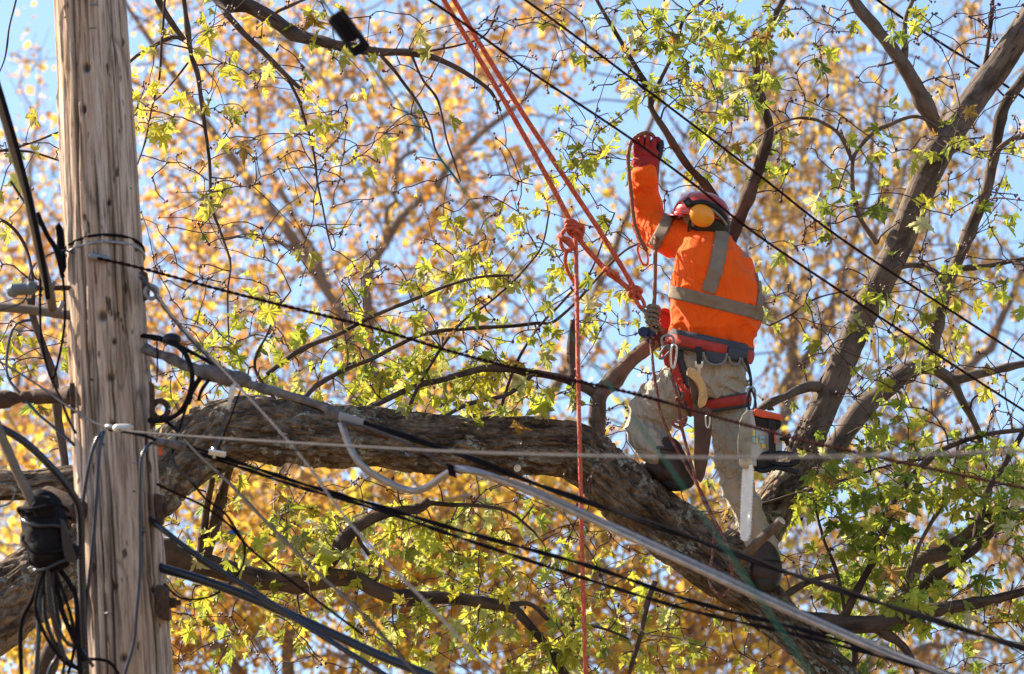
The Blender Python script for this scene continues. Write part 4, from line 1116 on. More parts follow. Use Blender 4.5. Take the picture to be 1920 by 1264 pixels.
bolt(312, 1130, 15.0, 1, 0.05, 0.010, 0.02)
plate([(290, 926), (304, 930), (306, 985), (295, 990)], 15.05, 0.06)
bolt(298, 955, 15.08, 1, 0.03, 0.012, 0.024)
plate([(279, 715), (288, 722), (290, 800), (281, 806)], 15.1, 0.05)
ringp = [P(300 + 15 * math.cos(a), 768 + 16 * math.sin(a), 15.12) for a in np.linspace(0, 2 * math.pi, 25)]
MB().tube(ringp, 0.011, 10, cap=False).build('eye_bolt', MT['rust'], pole)
plate([(263, 505), (275, 512), (280, 560), (268, 566)], 15.22, 0.05)
ringp = [P(284 + 12 * math.cos(a), 548 + 12 * math.sin(a), 15.2) for a in np.linspace(0, 2 * math.pi, 21)]
MB().tube(ringp, 0.007, 8, cap=False).build('guy_hook', MT['galv'], pole)
# hardware on the far side of the pole
MB().tube(PA([(-60, 573, 15.4), (40, 579, 15.35), (135, 592, 15.3)]), S(9, 15.3), 12, 14).build('steel_rod', MT['tanpipe'], pole)
m = MB()
m.tube(PA([(14, 546, 15.3), (24, 545, 15.3), (30, 543, 15.3), (50, 541, 15.3), (58, 540, 15.3), (70, 538, 15.3)]), [S(k, 15.3) for k in (9, 14, 12, 12, 14, 8)], 16, 26)
m.build('insulator', MT['porcelain'], pole)
MB().tube(PA([(68, 540, 15.3), (140, 540, 15.3)]), S(5, 15.3), 8).build('insulator_pin', MT['rust'], pole)
m = MB().tube(PA([(-60, 752, 15.3), (12, 750, 15.3), (16, 748, 15.3), (38, 747, 15.3), (40, 745, 15.3), (62, 744, 15.3), (66, 744, 15.3), (120, 742, 15.25), (122, 742, 15.25), (142, 740, 15.2)]), [S(k, 15.3) for k in (17, 17, 17, 8, 12, 12, 15, 15, 18, 18)], 14, 40)
m.build('iron_bracket', MT['rust'], pole)
solid('washer_plate', [(130, 718), (137, 718), (139, 776), (132, 776)], 15.1, 0.06, MT['rust'], pole, 0.003)
m = MB().tube(PA([(85, 935, 15.1), (110, 950, 15.05), (150, 960, 15.0)]), [S(k, 15) for k in (26, 30, 24)], 12, 14)
m.build('iron_bracket', MT['rust'], pole)
m = MB().tube(PA([(100, 530, 15.25), (90, 555, 15.2), (95, 575, 15.2), (110, 580, 15.2), (118, 565, 15.2)]), S(5, 15.2), 8, 24)
m.build('hook', MT['galv'], pole)
for k in range(16):                                            # old nails and staples
    yy = rg.uniform(20, 1240); t_ = (1264 - yy) / 1264
    c, R = axis_at(yy); a = rg.uniform(-2.6, -0.5)
    o = rgt * math.cos(a) + np.array([0, 1, 0]) * math.sin(a)
    if k % 3:
        MB().tube([c + o * (R - .01), c + o * (R + .012)], 0.0035, 6).build('nail', MT['rust'], pole)
    else:
        s_ = np.cross(o, unit(pdir))
        MB().tube([c + o * (R - .01) - s_ * .012, c + o * (R + .007) - s_ * .012, c + o * (R + .007) + s_ * .012, c + o * (R - .01) + s_ * .012], 0.002, 6).build('staple', MT['galv'], pole)
# torn bark spike on the left edge
solid('wood_splinter', [(104, 425), (110, 417), (118, 430), (124, 500), (116, 520), (108, 480)], 15.3, 0.03, MT['pole'], pole, 0.003)

# ================================================================== cables and wires
def cable(name, label, pts, r, mat, cat='cable', n=None, group=None, sides=10, strands=1, pitch=0.12, ends=None):
    """pts = (px, py, depth); r = radius in metres."""
    c = PA(pts)
    L = np.linalg.norm(np.diff(c, axis=0), axis=1).sum()
    q = crom(c, n or int(min(400, max(24, L / 0.03))))
    m = MB()
    if strands == 1:
        m.tube(q, r, sides)
    else:
        q = crom(c, int(min(700, L / (pitch / 9))))
        t, nn, bb = frames(q)
        ln = np.concatenate([[0], np.cumsum(np.linalg.norm(np.diff(q, axis=0), axis=1))])
        for s in range(strands):
            a = ln / pitch * 2 * math.pi + s * 2 * math.pi / strands
            m.tube(q + (nn * np.cos(a)[:, None] + bb * np.sin(a)[:, None]) * r * 0.95, r, 6)
    o = m.build(name, mat)
    return tag(o, label, cat, group)

GR = 'overhead wires'
cable('overhead_wire', 'dark overhead wire crossing the sky above the worker, upper of two', [(700, -190, 16.4), (985, 0, 16.5), (1225, 178, 16.6), (1425, 330, 16.7), (1595, 460, 16.8), (1920, 672, 17.0), (2300, 930, 17.2)], 0.0048, MT['strand'], 'wire', group=GR)
cable('overhead_wire', "dark overhead wire passing in front of the worker's raised glove", [(500, -200, 15.6), (805, 0, 15.8), (900, 66, 15.9), (1000, 138, 16.0), (1180, 258, 16.1), (1300, 345, 16.2), (1415, 437, 16.3), (1609, 568, 16.4), (1920, 770, 16.6), (2300, 1010, 16.8)], 0.0048, MT['strand'], 'wire', group=GR)
cable('overhead_wire', 'thin wire crossing the blue sky at the top corner', [(1400, -190, 19.6), (1645, 0, 19.7), (1760, 78, 19.8), (1835, 125, 19.8), (1930, 190, 19.9), (2300, 430, 20)], 0.006, MT['cable'], 'wire', group=GR)
cable('green_wire', 'thin blurred green wire holding the black tag box', [(470, -190, 14.2), (600, -5, 13.5), (650, 62, 13.2), (705, 135, 13), (850, 330, 12.2), (1050, 600, 11), (1250, 868, 9.9), (1520, 1264, 8.7), (1700, 1540, 8)], 0.003, MT['greenwire'], 'wire')
cable('telephone_wire', 'rust-red twisted wire running from the pole clamp across the thighs', [(182, 484, 15.22), (265, 503, 15.2), (420, 545, 15.15), (560, 580, 15.1), (700, 615, 15.0), (850, 660, 14.9), (1000, 698, 14.7), (1180, 736, 14.4), (1400, 797, 14.0), (1560, 838, 13.6), (1920, 915, 13.0), (2400, 1010, 12.4)], 0.0035, MT['strand'], 'wire', strands=2, pitch=0.05)
cable('overhead_cable', 'black double cable leaving the pole above the grey splice', [(255, 628, 15.3), (285, 632, 15.2), (320, 642, 15.15), (400, 682, 15.1), (470, 722, 15.05), (560, 752, 15), (660, 785, 14.9), (760, 818, 14.8), (900, 866, 14.6), (1000, 906, 14.5), (1200, 975, 14.2), (1400, 1046, 14), (1560, 1102, 13.8), (1920, 1216, 13.4), (2400, 1370, 13)], 0.0058, MT['cable'], strands=2, pitch=0.7)
m = MB(); v, f = ellipsoid(P(322, 636, 15.12), rgt * S(18, 15), fwd * .03, upv * S(12, 15)); m.add(v, f)
tag(m.build('taped_joint', MT['blackplas']), 'lump of black tape on the black cable beside the pole', 'tape')
cable('sheathed_cable', 'pale aluminium cable with a drooping loop below the limb', [(640, 792, 14.9), (652, 830, 14.88), (672, 866, 14.85), (705, 893, 14.85), (765, 920, 14.82), (800, 914, 14.8), (842, 886, 14.75), (872, 880, 14.7), (960, 908, 14.6), (1100, 970, 14.45), (1300, 1062, 14.2), (1500, 1155, 14), (1760, 1266, 13.7), (2100, 1400, 13.4)], 0.0125, MT['alu'])
cable('sheathed_cable', 'thin second strand lashed along the pale aluminium cable', [(842, 878, 14.72), (960, 901, 14.58), (1100, 961, 14.43), (1300, 1052, 14.18), (1500, 1146, 13.98), (1760, 1258, 13.68), (2100, 1392, 13.4)], 0.005, MT['galv'])
sp = MB()
sp.tube(PA([(270, 652, 15.2), (300, 664, 15.17), (340, 682, 15.13), (372, 694, 15.1), (380, 697, 15.1), (420, 706, 15.08), (460, 715, 15.05), (466, 722, 15.05), (520, 735, 15), (600, 760, 14.95), (640, 782, 14.92), (652, 792, 14.9)]), [S(k, 15) for k in (10, 10, 10, 11, 15, 16, 13, 9, 8, 7, 8, 5)], 14, 90)
tag(sp.build('cable_splice', MT['tapegrey']), 'grey tape-wrapped cable splice running out from the pole', 'cable splice')
displace(bpy.data.objects['cable_splice'].data, lambda co: fbm((co - P(420, 700, 15)) * 22, 3) * 0.010)
cn = thing('cable_connector', tuple(P(436, 740, 15.02)), 'pale connector with a grey wire hanging under the splice', 'connector')
MB().tube(PA([(441, 716, 15.04), (439, 724, 15.03), (437, 727, 15.02), (433, 745, 15.02), (432, 748, 15.02), (427, 768, 15.02)]), [S(k, 15) for k in (3, 3, 6, 6, 4, 3)], 10, 24).build('plug', MT['whiteplas'], cn)
MB().tube(crom(PA([(427, 766, 15.02), (420, 790, 15.02), (408, 822, 15.0), (404, 850, 14.98)]), 24), 0.0042, 8).build('lead', MT['greywire'], cn)
for k, (a, b) in enumerate((((376, 708), (352, 758)), ((392, 712), (372, 752)))):
    tag(MB().tube(crom(PA([(a[0], a[1], 15.06), ((a[0] + b[0]) / 2 - 4, (a[1] + b[1]) / 2, 15.05), (b[0], b[1], 15.05)]), 14), 0.009 - k * .003, 8).build('cable_tail', MT['cable']), ('thick' if k == 0 else 'thin') + ' black tail bent down from the underside of the splice', 'cable')
cl = thing('cable_clamp', tuple(P(665, 785, 14.88)), 'small steel clamp where the pale cable starts to droop', 'clamp')
solid('clamp_body', [(636, 772), (682, 786), (680, 800), (634, 788)], 14.85, 0.03, MT['galv'], cl, 0.004)
MB().tube(PA([(640, 790, 14.84), (690, 803, 14.82), (760, 830, 14.78), (850, 880, 14.74)]), 0.004, 8, 30).build('clamp_wire', MT['greywire'], cl)
cl = thing('cable_clamp', tuple(P(845, 885, 14.72)), 'dark clamp gripping the pale cable at the far end of its loop', 'clamp')
solid('clamp_body', [(836, 868), (850, 872), (856, 896), (842, 892)], 14.7, 0.03, MT['cable'], cl, 0.004)
cable('overhead_cable', 'black cable below the limb, upper of a close pair', [(285, 822, 15.0), (350, 836, 14.95), (420, 858, 14.9), (560, 905, 14.8), (700, 946, 14.7), (880, 1000, 14.6), (1100, 1060, 14.4), (1300, 1128, 14.2), (1500, 1180, 14), (1700, 1238, 13.8), (2000, 1330, 13.5)], 0.0043, MT['cable'], strands=2, pitch=0.4)
cable('overhead_cable', 'black cable below the limb, lower of a close pair', [(350, 842, 14.92), (420, 866, 14.88), (560, 913, 14.78), (700, 953, 14.68), (880, 1014, 14.55), (1100, 1086, 14.35), (1300, 1146, 14.15), (1500, 1192, 13.95), (1700, 1246, 13.75), (2000, 1345, 13.45)], 0.0038, MT['cable'], strands=2, pitch=0.35)
cable('trunk_cable', 'fat shiny black cable low beside the pole', [(240, 1040, 15.2), (300, 1064, 15.05), (380, 1088, 15), (470, 1121, 14.95), (600, 1178, 14.85), (700, 1224, 14.75), (810, 1270, 14.65), (1100, 1400, 14.4)], 0.0165, MT['shiny'], sides=16)
cable('overhead_cable', 'black cable slanting over the fat shiny cable', [(270, 965, 15.1), (302, 990, 15.0), (350, 1028, 14.95), (400, 1062, 14.92), (470, 1105, 14.88), (540, 1152, 14.8), (640, 1215, 14.7), (760, 1290, 14.6)], 0.010, MT['shiny'])
cable('guy_wire', 'grey stranded guy wire slanting down from the pole clamp', [(262, 512, 15.2), (290, 545, 15.1), (330, 600, 14.9), (440, 716, 14.3), (560, 850, 13.7), (660, 985, 13.2), (800, 1130, 12.6), (930, 1268, 12.1), (1100, 1450, 11.6)], 0.0024, MT['greywire'], 'wire', strands=3, pitch=0.1)
cable('guy_wire', 'second grey strand beside the guy wire near the pole', [(262, 520, 15.2), (283, 540, 15.15), (318, 590, 15.1), (370, 650, 15.05), (430, 706, 15.0)], 0.0035, MT['greywire'], 'wire', strands=2, pitch=0.1)
cable('overhead_cable', 'dark cable running steeply down from the ring on the pole', [(300, 782, 15.12), (330, 806, 15.0), (370, 850, 14.7), (430, 906, 14.3), (510, 990, 13.9), (590, 1068, 13.5), (680, 1152, 13.1), (780, 1262, 12.8), (950, 1440, 12.3)], 0.006, MT['cable'])
cable('drop_line', 'pale blurred line stretched level across the limb and the saw', [(-260, 540, 15.6), (20, 690, 15.2), (140, 770, 15.0), (215, 804, 14.82), (400, 821, 14.2), (700, 839, 13.2), (900, 849, 12.6), (1180, 856, 11.8), (1450, 858, 11.2), (1920, 846, 10.4), (2500, 810, 9.6)], 0.0042, MT['greywire'], 'wire')
cl = thing('cable_clamp', tuple(P(225, 800, 14.8)), 'white plastic clamp on the front of the pole', 'clamp')
MB().tube(PA([(214, 803, 14.82), (218, 803, 14.81), (220, 803, 14.8), (244, 801, 14.8), (246, 801, 14.8), (250, 801, 14.8)]), [S(k, 14.8) for k in (3, 6, 8, 6, 3, 3)], 10, 24).build('clamp_body', MT['whiteplas'], cl)
MB().tube(PA([(200, 800, 14.83), (205, 800, 14.82), (215, 803, 14.81)]), S(5, 14.8), 8, 8).build('clamp_eye', MT['galv'], cl)
cable('drop_line', 'short black cable tail between the white clamp and the grey sleeve', [(203, 805, 14.85), (250, 812, 14.85), (285, 822, 14.9), (300, 830, 14.92)], 0.006, MT['cable'])
sl = tag(MB().tube(PA([(284, 827, 14.92), (287, 827, 14.92), (346, 836, 14.9), (349, 836, 14.9)]), [S(k, 14.9) for k in (4, 8, 8, 5)], 12, 16).build('splice_sleeve', MT['tapegrey']), 'smooth grey sleeve on the cable beside the pole', 'splice sleeve')
cl = thing('cable_clamp', tuple(P(408, 850, 14.9)), 'shiny bolted clamp on the black cables below the limb', 'clamp')
solid('clamp_body', [(392, 842), (424, 848), (422, 858), (390, 852)], 14.84, 0.03, MT['steel'], cl, 0.003)
MB().tube(PA([(400, 838, 14.85), (402, 860, 14.85)]), 0.006, 8).build('bolt', MT['steel'], cl)
tag(solid('marker_tag', [(296, 838), (303, 838), (305, 853), (298, 854)], 14.93, 0.004, MT['orangetag'], None, 0.001), 'small orange tag hanging under the grey sleeve', 'tag')
tag(solid('marker_tag', [(428, 995), (446, 992), (447, 999), (430, 1002)], 17.6, 0.006, MT['bluetag'], None, 0.001), 'small blue tag among the leaves below the limb', 'tag')
# pole-side loops
loops = [
 ('loop of black cable curling under the tape-wrapped splice', [(318, 640, 15.1), (345, 660, 15.05), (360, 700, 15.0), (355, 740, 15.0), (335, 775, 15.0), (300, 790, 15.05), (280, 788, 15.1)], 0.009, 'cable'),
 ('thin wire hanging straight down beside the pole', [(294, 640, 15.15), (295, 680, 15.15), (294, 718, 15.15)], 0.003, 'cable'),
 ('thin wire hanging off the splice toward the limb', [(455, 720, 15.05), (430, 790, 15.05), (410, 840, 15.05), (402, 860, 15.0)], 0.003, 'cable'),
 ('slack wire with a loose end below the splice', [(372, 715, 15.08), (350, 760, 15.05), (330, 830, 15.0), (322, 850, 15.0), (330, 875, 15.0), (360, 905, 15.0), (385, 935, 15.0), (420, 960, 15.0), (440, 990, 15.0), (458, 1020, 15.0), (455, 1060, 15.0), (430, 1095, 15.0), (390, 1120, 15.0), (340, 1122, 15.0), (308, 1095, 15.05)], 0.0042, 'cable'),
 ('wire drooping from the pole through the V-shaped stubs', [(295, 908, 15.1), (330, 925, 15.0), (380, 948, 15.0), (430, 985, 15.0), (470, 1030, 15.0), (560, 1100, 14.9), (680, 1190, 14.8)], 0.0045, 'strand'),
 ('bent wire curling beneath the orange tag', [(322, 850, 15.0), (325, 870, 14.98), (345, 890, 14.98), (368, 905, 14.98), (376, 880, 14.98), (372, 850, 14.98)], 0.005, 'greywire'),
 ('blue-black wire running down the front of the pole, upper bend', [(192, 810, 14.82), (178, 830, 14.81), (165, 880, 14.8), (156, 940, 14.82), (152, 1000, 14.86), (155, 1060, 14.87), (158, 1130, 14.86), (160, 1264, 14.85)], 0.0065, 'bluewire'),
 ('second blue-black wire running down the front of the pole', [(194, 808, 14.82), (186, 850, 14.8), (182, 920, 14.8), (176, 1000, 14.8), (168, 1080, 14.8), (160, 1160, 14.82), (150, 1280, 14.84)], 0.0065, 'bluewire'),
 ('wire down the pole from the grey sleeve with a kink near the bottom', [(284, 830, 14.9), (270, 845, 14.86), (264, 870, 14.85), (262, 960, 14.85), (263, 1060, 14.84), (256, 1150, 14.83), (252, 1200, 14.83), (238, 1250, 14.82), (225, 1290, 14.82)], 0.0058, 'bluewire'),
 ('short wire arching over the foot of the pole', [(150, 1240, 14.82), (175, 1236, 14.82), (205, 1242, 14.82), (225, 1268, 14.82)], 0.0055, 'cable'),
 ('heavy black cable bundle dropping in from the upper corner', [(-60, 60, 14.8), (0, 195, 14.85), (28, 290, 14.9), (50, 360, 14.95), (62, 415, 15), (78, 490, 15.05), (92, 545, 15.1), (98, 580, 15.15)], 0.017, 'tanpipe'),
 ('thinner black cable beside the heavy bundle', [(-40, 40, 14.75), (8, 195, 14.8), (38, 300, 14.85), (62, 400, 14.9), (82, 500, 15.0), (90, 560, 15.05)], 0.009, 'cable'),
 ('tan cable running down into the black splice case', [(-40, 720, 14.6), (0, 812, 14.6), (30, 880, 14.6), (52, 925, 14.6), (76, 985, 14.6)], 0.0165, 'tanpipe'),
 ('thick black cable arching from the edge to the pole', [(-60, 786, 14.7), (0, 802, 14.7), (50, 832, 14.7), (100, 880, 14.72), (135, 925, 14.75), (150, 960, 14.78), (153, 1060, 14.8), (156, 1160, 14.8), (162, 1290, 14.82)], 0.0135, 'shiny'),
 ('black wire zigzagging from the hook to the iron bracket', [(78, 470, 15.2), (75, 560, 15.2), (78, 640, 15.2), (92, 700, 15.2), (110, 740, 15.15), (130, 790, 15.1), (142, 812, 15.05)], 0.0048, 'cable'),
 ('black wire hanging beside the pole edge in a narrow loop', [(108, 440, 15.25), (118, 520, 15.25), (122, 590, 15.25), (115, 650, 15.25), (102, 705, 15.2), (98, 712, 15.2)], 0.0048, 'cable'),
 ('wavy black wire looping around the far rod', [(60, 600, 15.4), (30, 608, 15.4), (15, 650, 15.4), (14, 705, 15.35), (40, 740, 15.3), (70, 775, 15.25), (100, 800, 15.2), (140, 835, 15.15)], 0.0055, 'bluewire'),
 ('thin grey wire bending to the insulator', [(-40, 590, 15.3), (20, 575, 15.3), (48, 560, 15.3), (62, 500, 15.3), (110, 470, 15.3), (140, 475, 15.28)], 0.0035, 'greywire'),
 ('pale green wire slanting to the splintered pole edge', [(20, 340, 15.1), (60, 400, 15.15), (90, 440, 15.2), (118, 480, 15.22)], 0.0045, 'greenwire'),
 ('black wires twisted beside the heavy bundle', [(70, 400, 15.1), (88, 440, 15.15), (105, 470, 15.2), (118, 520, 15.25)], 0.0085, 'cable'),
]
for lab, pts, r, mt in loops:
    cable('cable', lab, pts, r, MT[mt], 'cable')
# sleeve clamp on the wrap wire
tag(MB().tube(PA([(168, 480, 15.26), (172, 480, 15.255), (200, 486, 15.25), (206, 488, 15.25)]), [S(k, 15.2) for k in (2, 7, 6, 3)], 10, 14).build('wire_sleeve', MT['galv']), 'bright metal sleeve on the wire wrapped round the pole', 'wire sleeve')
# black splice case with its tails
case = thing('splice_case', tuple(P(92, 1060, 14.6)), 'bulky black cable splice case hanging at the pole', 'splice case')
m = MB().tube(PA([(74, 942, 14.68), (78, 950, 14.66), (84, 985, 14.64), (90, 1020, 14.62), (93, 1048, 14.62), (94, 1060, 14.62)]), [S(k, 14.6) for k in (22, 37, 43, 44, 40, 22)], 20, 30)
cb = m.build('body', MT['casebl'], case)
displace(cb.data, lambda co: fbm((co - P(90, 1000, 14.6)) * 28, 3) * 0.012)
for py, rr in ((958, 40), (1000, 46), (1040, 44)):
    k = (py - 942) / 118
    MB().tube(PA([(74 + 20 * k, py - 5, 14.65), (75 + 20 * k, py + 6, 14.65)]), S(rr, 14.6), 20).build('clamp_ring', MT['cable'], case)
solid('side_plate', [(112, 972), (122, 980), (144, 1046), (140, 1058), (122, 1052), (116, 1020)], 14.54, 0.02, MT['shiny'], case, 0.004)
solid('lower_flange', [(50, 1026), (70, 1046), (118, 1050), (130, 1034), (128, 1064), (96, 1076), (52, 1058)], 14.58, 0.06, MT['casebl'], case, 0.01)
tails = [[(84, 1060), (70, 1110), (68, 1150), (90, 1200), (120, 1240), (150, 1256)], [(92, 1060), (84, 1120), (88, 1170), (110, 1220), (140, 1250), (158, 1258)],
         [(98, 1060), (108, 1110), (118, 1150), (135, 1190), (160, 1240)], [(88, 1062), (92, 1130), (104, 1180), (120, 1230), (118, 1264), (116, 1300)],
         [(80, 1062), (62, 1120), (42, 1160), (38, 1200), (40, 1264), (38, 1310)], [(84, 1062), (74, 1130), (72, 1200), (68, 1264), (66, 1310)],
         [(100, 1062), (122, 1120), (134, 1160), (140, 1210), (128, 1264)], [(96, 1064), (106, 1140), (112, 1180), (108, 1230), (96, 1250), (84, 1290)],
         [(104, 1058), (128, 1090), (142, 1120), (146, 1180), (150, 1264)], [(90, 1064), (100, 1150), (125, 1205), (150, 1215), (175, 1250)]]
words = ['curling to the pole foot', 'hugging the first curl', 'crossing the pole edge low down', 'dropping straight in the middle', 'hanging farthest from the pole', 'hanging straight beside the outermost tail', 'bowing toward the pole edge', 'with an inward hook', 'closest to the pole', 'looping widest onto the pole']
for k, (tp, wd) in enumerate(zip(tails, words)):
    cable('cable_tail', 'black cable tail below the splice case, ' + wd, [(x, y, 14.6 + 0.03 * math.sin(k * 2.1 + y * .01)) for x, y in tp], 0.0062 + 0.0015 * (k % 3), MT['shiny' if k % 2 else 'cable'], 'cable', group='tails of the splice case')
m = MB().tube(PA([(70, 1290, 14.9), (90, 1240, 14.9), (98, 1205, 14.9)]), [S(k, 14.9) for k in (20, 22, 12)], 10, 12)
tag(m.build('terminal_block', MT['rust']), 'dark rusty terminal block under the cable tails', 'terminal')
cable('cable', 'thin grey drop wires reaching the splice case from the edge', [(-60, 960, 14.5), (0, 950, 14.55), (22, 940, 14.6), (32, 918, 14.62), (44, 925, 14.62)], 0.0035, MT['greywire'])
for k, (a0, rr, yy) in enumerate(((0.2, 50, 962), (1.2, 47, 990), (2.6, 52, 1024), (3.9, 46, 1052))):
    q = [P(84 + (yy - 962) * .14 + rr * math.cos(a), yy + 13 * math.sin(a + a0) + 5 * math.cos(3 * a), 14.62 + 0.085 * math.sin(a)) for a in np.linspace(a0, a0 + 5.6, 40)]
    MB().tube(q, 0.006, 8).build('coiled_wire', MT['shiny' if k % 2 else 'cable'], case)
solid('cap_lug', [(58, 948), (72, 930), (92, 932), (104, 952), (98, 972), (66, 970)], 14.56, 0.05, MT['casebl'], case, 0.01)
solid('cap_lug', [(108, 1020), (128, 1014), (150, 1028), (146, 1050), (120, 1056)], 14.55, 0.05, MT['casebl'], case, 0.01)
# black tag box on the green wire
A = np.array([(611, 36), (643, 15), (694, 84), (686, 96), (663, 107)], float)
box = thing('wire_spacer', tuple(P(652, 60, 13.1)), 'black plastic box with a heart-shaped hole hung on the green wire', 'wire spacer')
bm = bmesh.new()
outer = [P(x, y, 13.12) for x, y in A]
hole = [(655, 80), (658, 77.5), (661, 76.5), (663.5, 79), (666, 74), (670, 72.5), (673, 75), (673, 81), (671, 87), (663, 88), (657, 86)]
inner = [P(x, y, 13.12) for x, y in hole]
ov = [bm.verts.new(q) for q in outer]; iv = [bm.verts.new(q) for q in inner]
eds = [bm.edges.new((ov[i], ov[(i + 1) % len(ov)])) for i in range(len(ov))] + [bm.edges.new((iv[i], iv[(i + 1) % len(iv)])) for i in range(len(iv))]
bmesh.ops.triangle_fill(bm, use_beauty=True, edges=eds)
for fc in list(bm.faces):                                       # keep the hole open
    c = fc.calc_center_median(); x, y, _ = proj(np.array(c))
    ins = False
    for i in range(len(hole)):
        (x1, y1), (x2, y2) = hole[i], hole[(i + 1) % len(hole)]
        if (y1 > y) != (y2 > y) and x < (x2 - x1) * (y - y1) / (y2 - y1) + x1: ins = not ins
    if ins: bm.faces.remove(fc)
ex = bmesh.ops.extrude_face_region(bm, geom=list(bm.faces))
bmesh.ops.translate(bm, verts=[e for e in ex['geom'] if isinstance(e, bmesh.types.BMVert)], vec=Vector(fwd * 0.035))
bmesh.ops.recalc_face_normals(bm, faces=bm.faces)
bm_obj('housing', bm, MT['boxblack'], box, False)
for q in ([(616, 36), (622, 32), (668, 100), (662, 104)], [(637, 22), (643, 19), (690, 86), (684, 90)]):
    solid('rib', q, 13.10, 0.02, MT['boxblack'], box, 0.002)
solid('latch', [(612, 34), (616, 31), (619, 36), (614, 39)], 13.09, 0.015, MT['whiteplas'], box, 0.002)

# ================================================================== the worker
W0 = 18.0
def PW(px, py, off=0.0):
    return P(px, py, W0 + off)

def loft(rings, seg=36, p=2.3):
    v, f = [], []
    for cx, cy, off, hw, hd, tilt in rings:
        c = PW(cx, cy, off); t = math.radians(tilt)
        ax = (rgt * math.cos(t) - upv * math.sin(t)) * S(hw, W0)
        for k in range(seg):
            a = 2 * math.pi * k / seg
            ca, sa = math.cos(a), math.sin(a)
            v.append(c + ax * math.copysign(abs(ca) ** (2 / p), ca) + fwd * hd * math.copysign(abs(sa) ** (2 / p), sa))
    for j in range(len(rings) - 1):
        for k in range(seg):
            f.append([j * seg + k, j * seg + (k + 1) % seg, (j + 1) * seg + (k + 1) % seg, (j + 1) * seg + k])
    f.append(list(range(seg))[::-1]); f.append(list(range((len(rings) - 1) * seg, len(rings) * seg)))
    return np.array(v), f

def limb(pts, n=26, sides=20):
    """Closed tapering tube through (px, py, off, radius px) with round ends."""
    a = np.array(pts, float)
    c = np.array([PW(*q[:3]) for q in a]); r = np.array([S(q[3], W0) for q in a])
    q = crom(np.column_stack([c, r]), n)
    d0, d1 = unit(q[0, :3] - q[1, :3]), unit(q[-1, :3] - q[-2, :3])
    pre = [np.append(q[0, :3] + d0 * q[0, 3] * math.sin(k), q[0, 3] * math.cos(k)) for k in (1.35, 1.0, 0.5)]
    post = [np.append(q[-1, :3] + d1 * q[-1, 3] * math.sin(k), q[-1, 3] * math.cos(k)) for k in (0.5, 1.0, 1.35)]
    q = np.vstack([pre, q, post])
    v, f, _ = tube(q[:, :3], q[:, 3], sides)
    return v, f

def union(*parts):
    V, F, n = [], [], 0
    for v, f in parts:
        V.append(np.asarray(v)); F += [[k + n for k in q] for q in f]; n += len(v)
    return np.vstack(V), F

feet = PW(1330, 1000)
person = thing('person', tuple(feet), 'person in orange high-visibility shirt and red helmet balancing on the limb with one arm raised', 'person')

# ---- shirt
shirt_v, shirt_f = union(
    loft([(1331, 652, 0.0, 74, .118, 12), (1332, 640, 0, 79, .128, 12), (1337, 600, 0, 86, .142, 11), (1344, 560, 0, 87, .15, 9), (1346, 520, 0, 85, .15, 8), (1337, 486, 0, 73, .14, 14), (1334, 460, 0, 62, .12, 14), (1336, 440, .01, 42, .085, 12), (1341, 428, .01, 27, .065, 12), (1343, 422, .01, 22, .055, 12)]),
    limb([(1390, 528, .02, 36), (1368, 489, 0, 36), (1334, 463, 0, 38), (1288, 452, .03, 37), (1252, 441, .08, 36), (1224, 425, .13, 33), (1214, 395, .14, 27.5), (1210, 360, .12, 24), (1209, 330, .10, 20.5)], 40),
    limb([(1380, 500, .0, 36), (1390, 545, .12, 35), (1378, 580, .24, 32), (1320, 596, .30, 27), (1275, 602, .30, 22)], 30))
sh = voxel('shirt', shirt_v, shirt_f, 0.0065, 6, MT['shirt'])
def shirt_fold(co):
    u = (co - PW(1340, 540)) @ rgt; w_ = (co - PW(1340, 540)) @ upv; z = (co - PW(1340, 540)) @ fwd
    big = fbm(np.column_stack([u * 6 + w_ * 5, w_ * 2.6 - u * 3, z * 5]), 2) * 0.013
    fold = np.clip(1 - 2.0 * np.abs(vnoise(np.column_stack([u * 12 + w_ * 8 + 3, w_ * 4 - u * 2, z * 7]))), 0, 1) ** 1.5 * 0.012
    fold = fold + np.clip(1 - 2.2 * np.abs(vnoise(np.column_stack([u * 9 - w_ * 14 + 8, w_ * 5 + u * 6, z * 8]))), 0, 1) ** 1.5 * 0.007
    near_hem = np.clip(1 - (w_ + 0.24) / 0.16, 0, 1)
    hem = vnoise(np.column_stack([u * 34 + w_ * 8, w_ * 5, z * 26])) * 0.014 * near_hem
    arm = np.clip((-u - 0.16) / 0.08, 0, 1)
    cuff = (1 - np.abs(vnoise(np.column_stack([u * 11, w_ * 30 + u * 12, z * 11])))) ** 2 * 0.011 * arm
    return big + fold - 0.008 + hem + cuff
displace(sh, shirt_fold)
shirt = link('shirt', sh, person)
bvh = BVHTree.FromPolygons([tuple(q.co) for q in sh.vertices], [tuple(p.vertices) for p in sh.polygons])

def biggest(faces):
    par = {}
    def find(a):
        while par.setdefault(a, a) != a: a = par[a]
        return a
    for q in faces:
        for k in q[1:]: par[find(k)] = find(q[0])
    cnt = {}
    for q in faces: cnt[find(q[0])] = cnt.get(find(q[0]), 0) + 1
    top = max(cnt, key=cnt.get)
    return [q for q in faces if find(q[0]) == top]

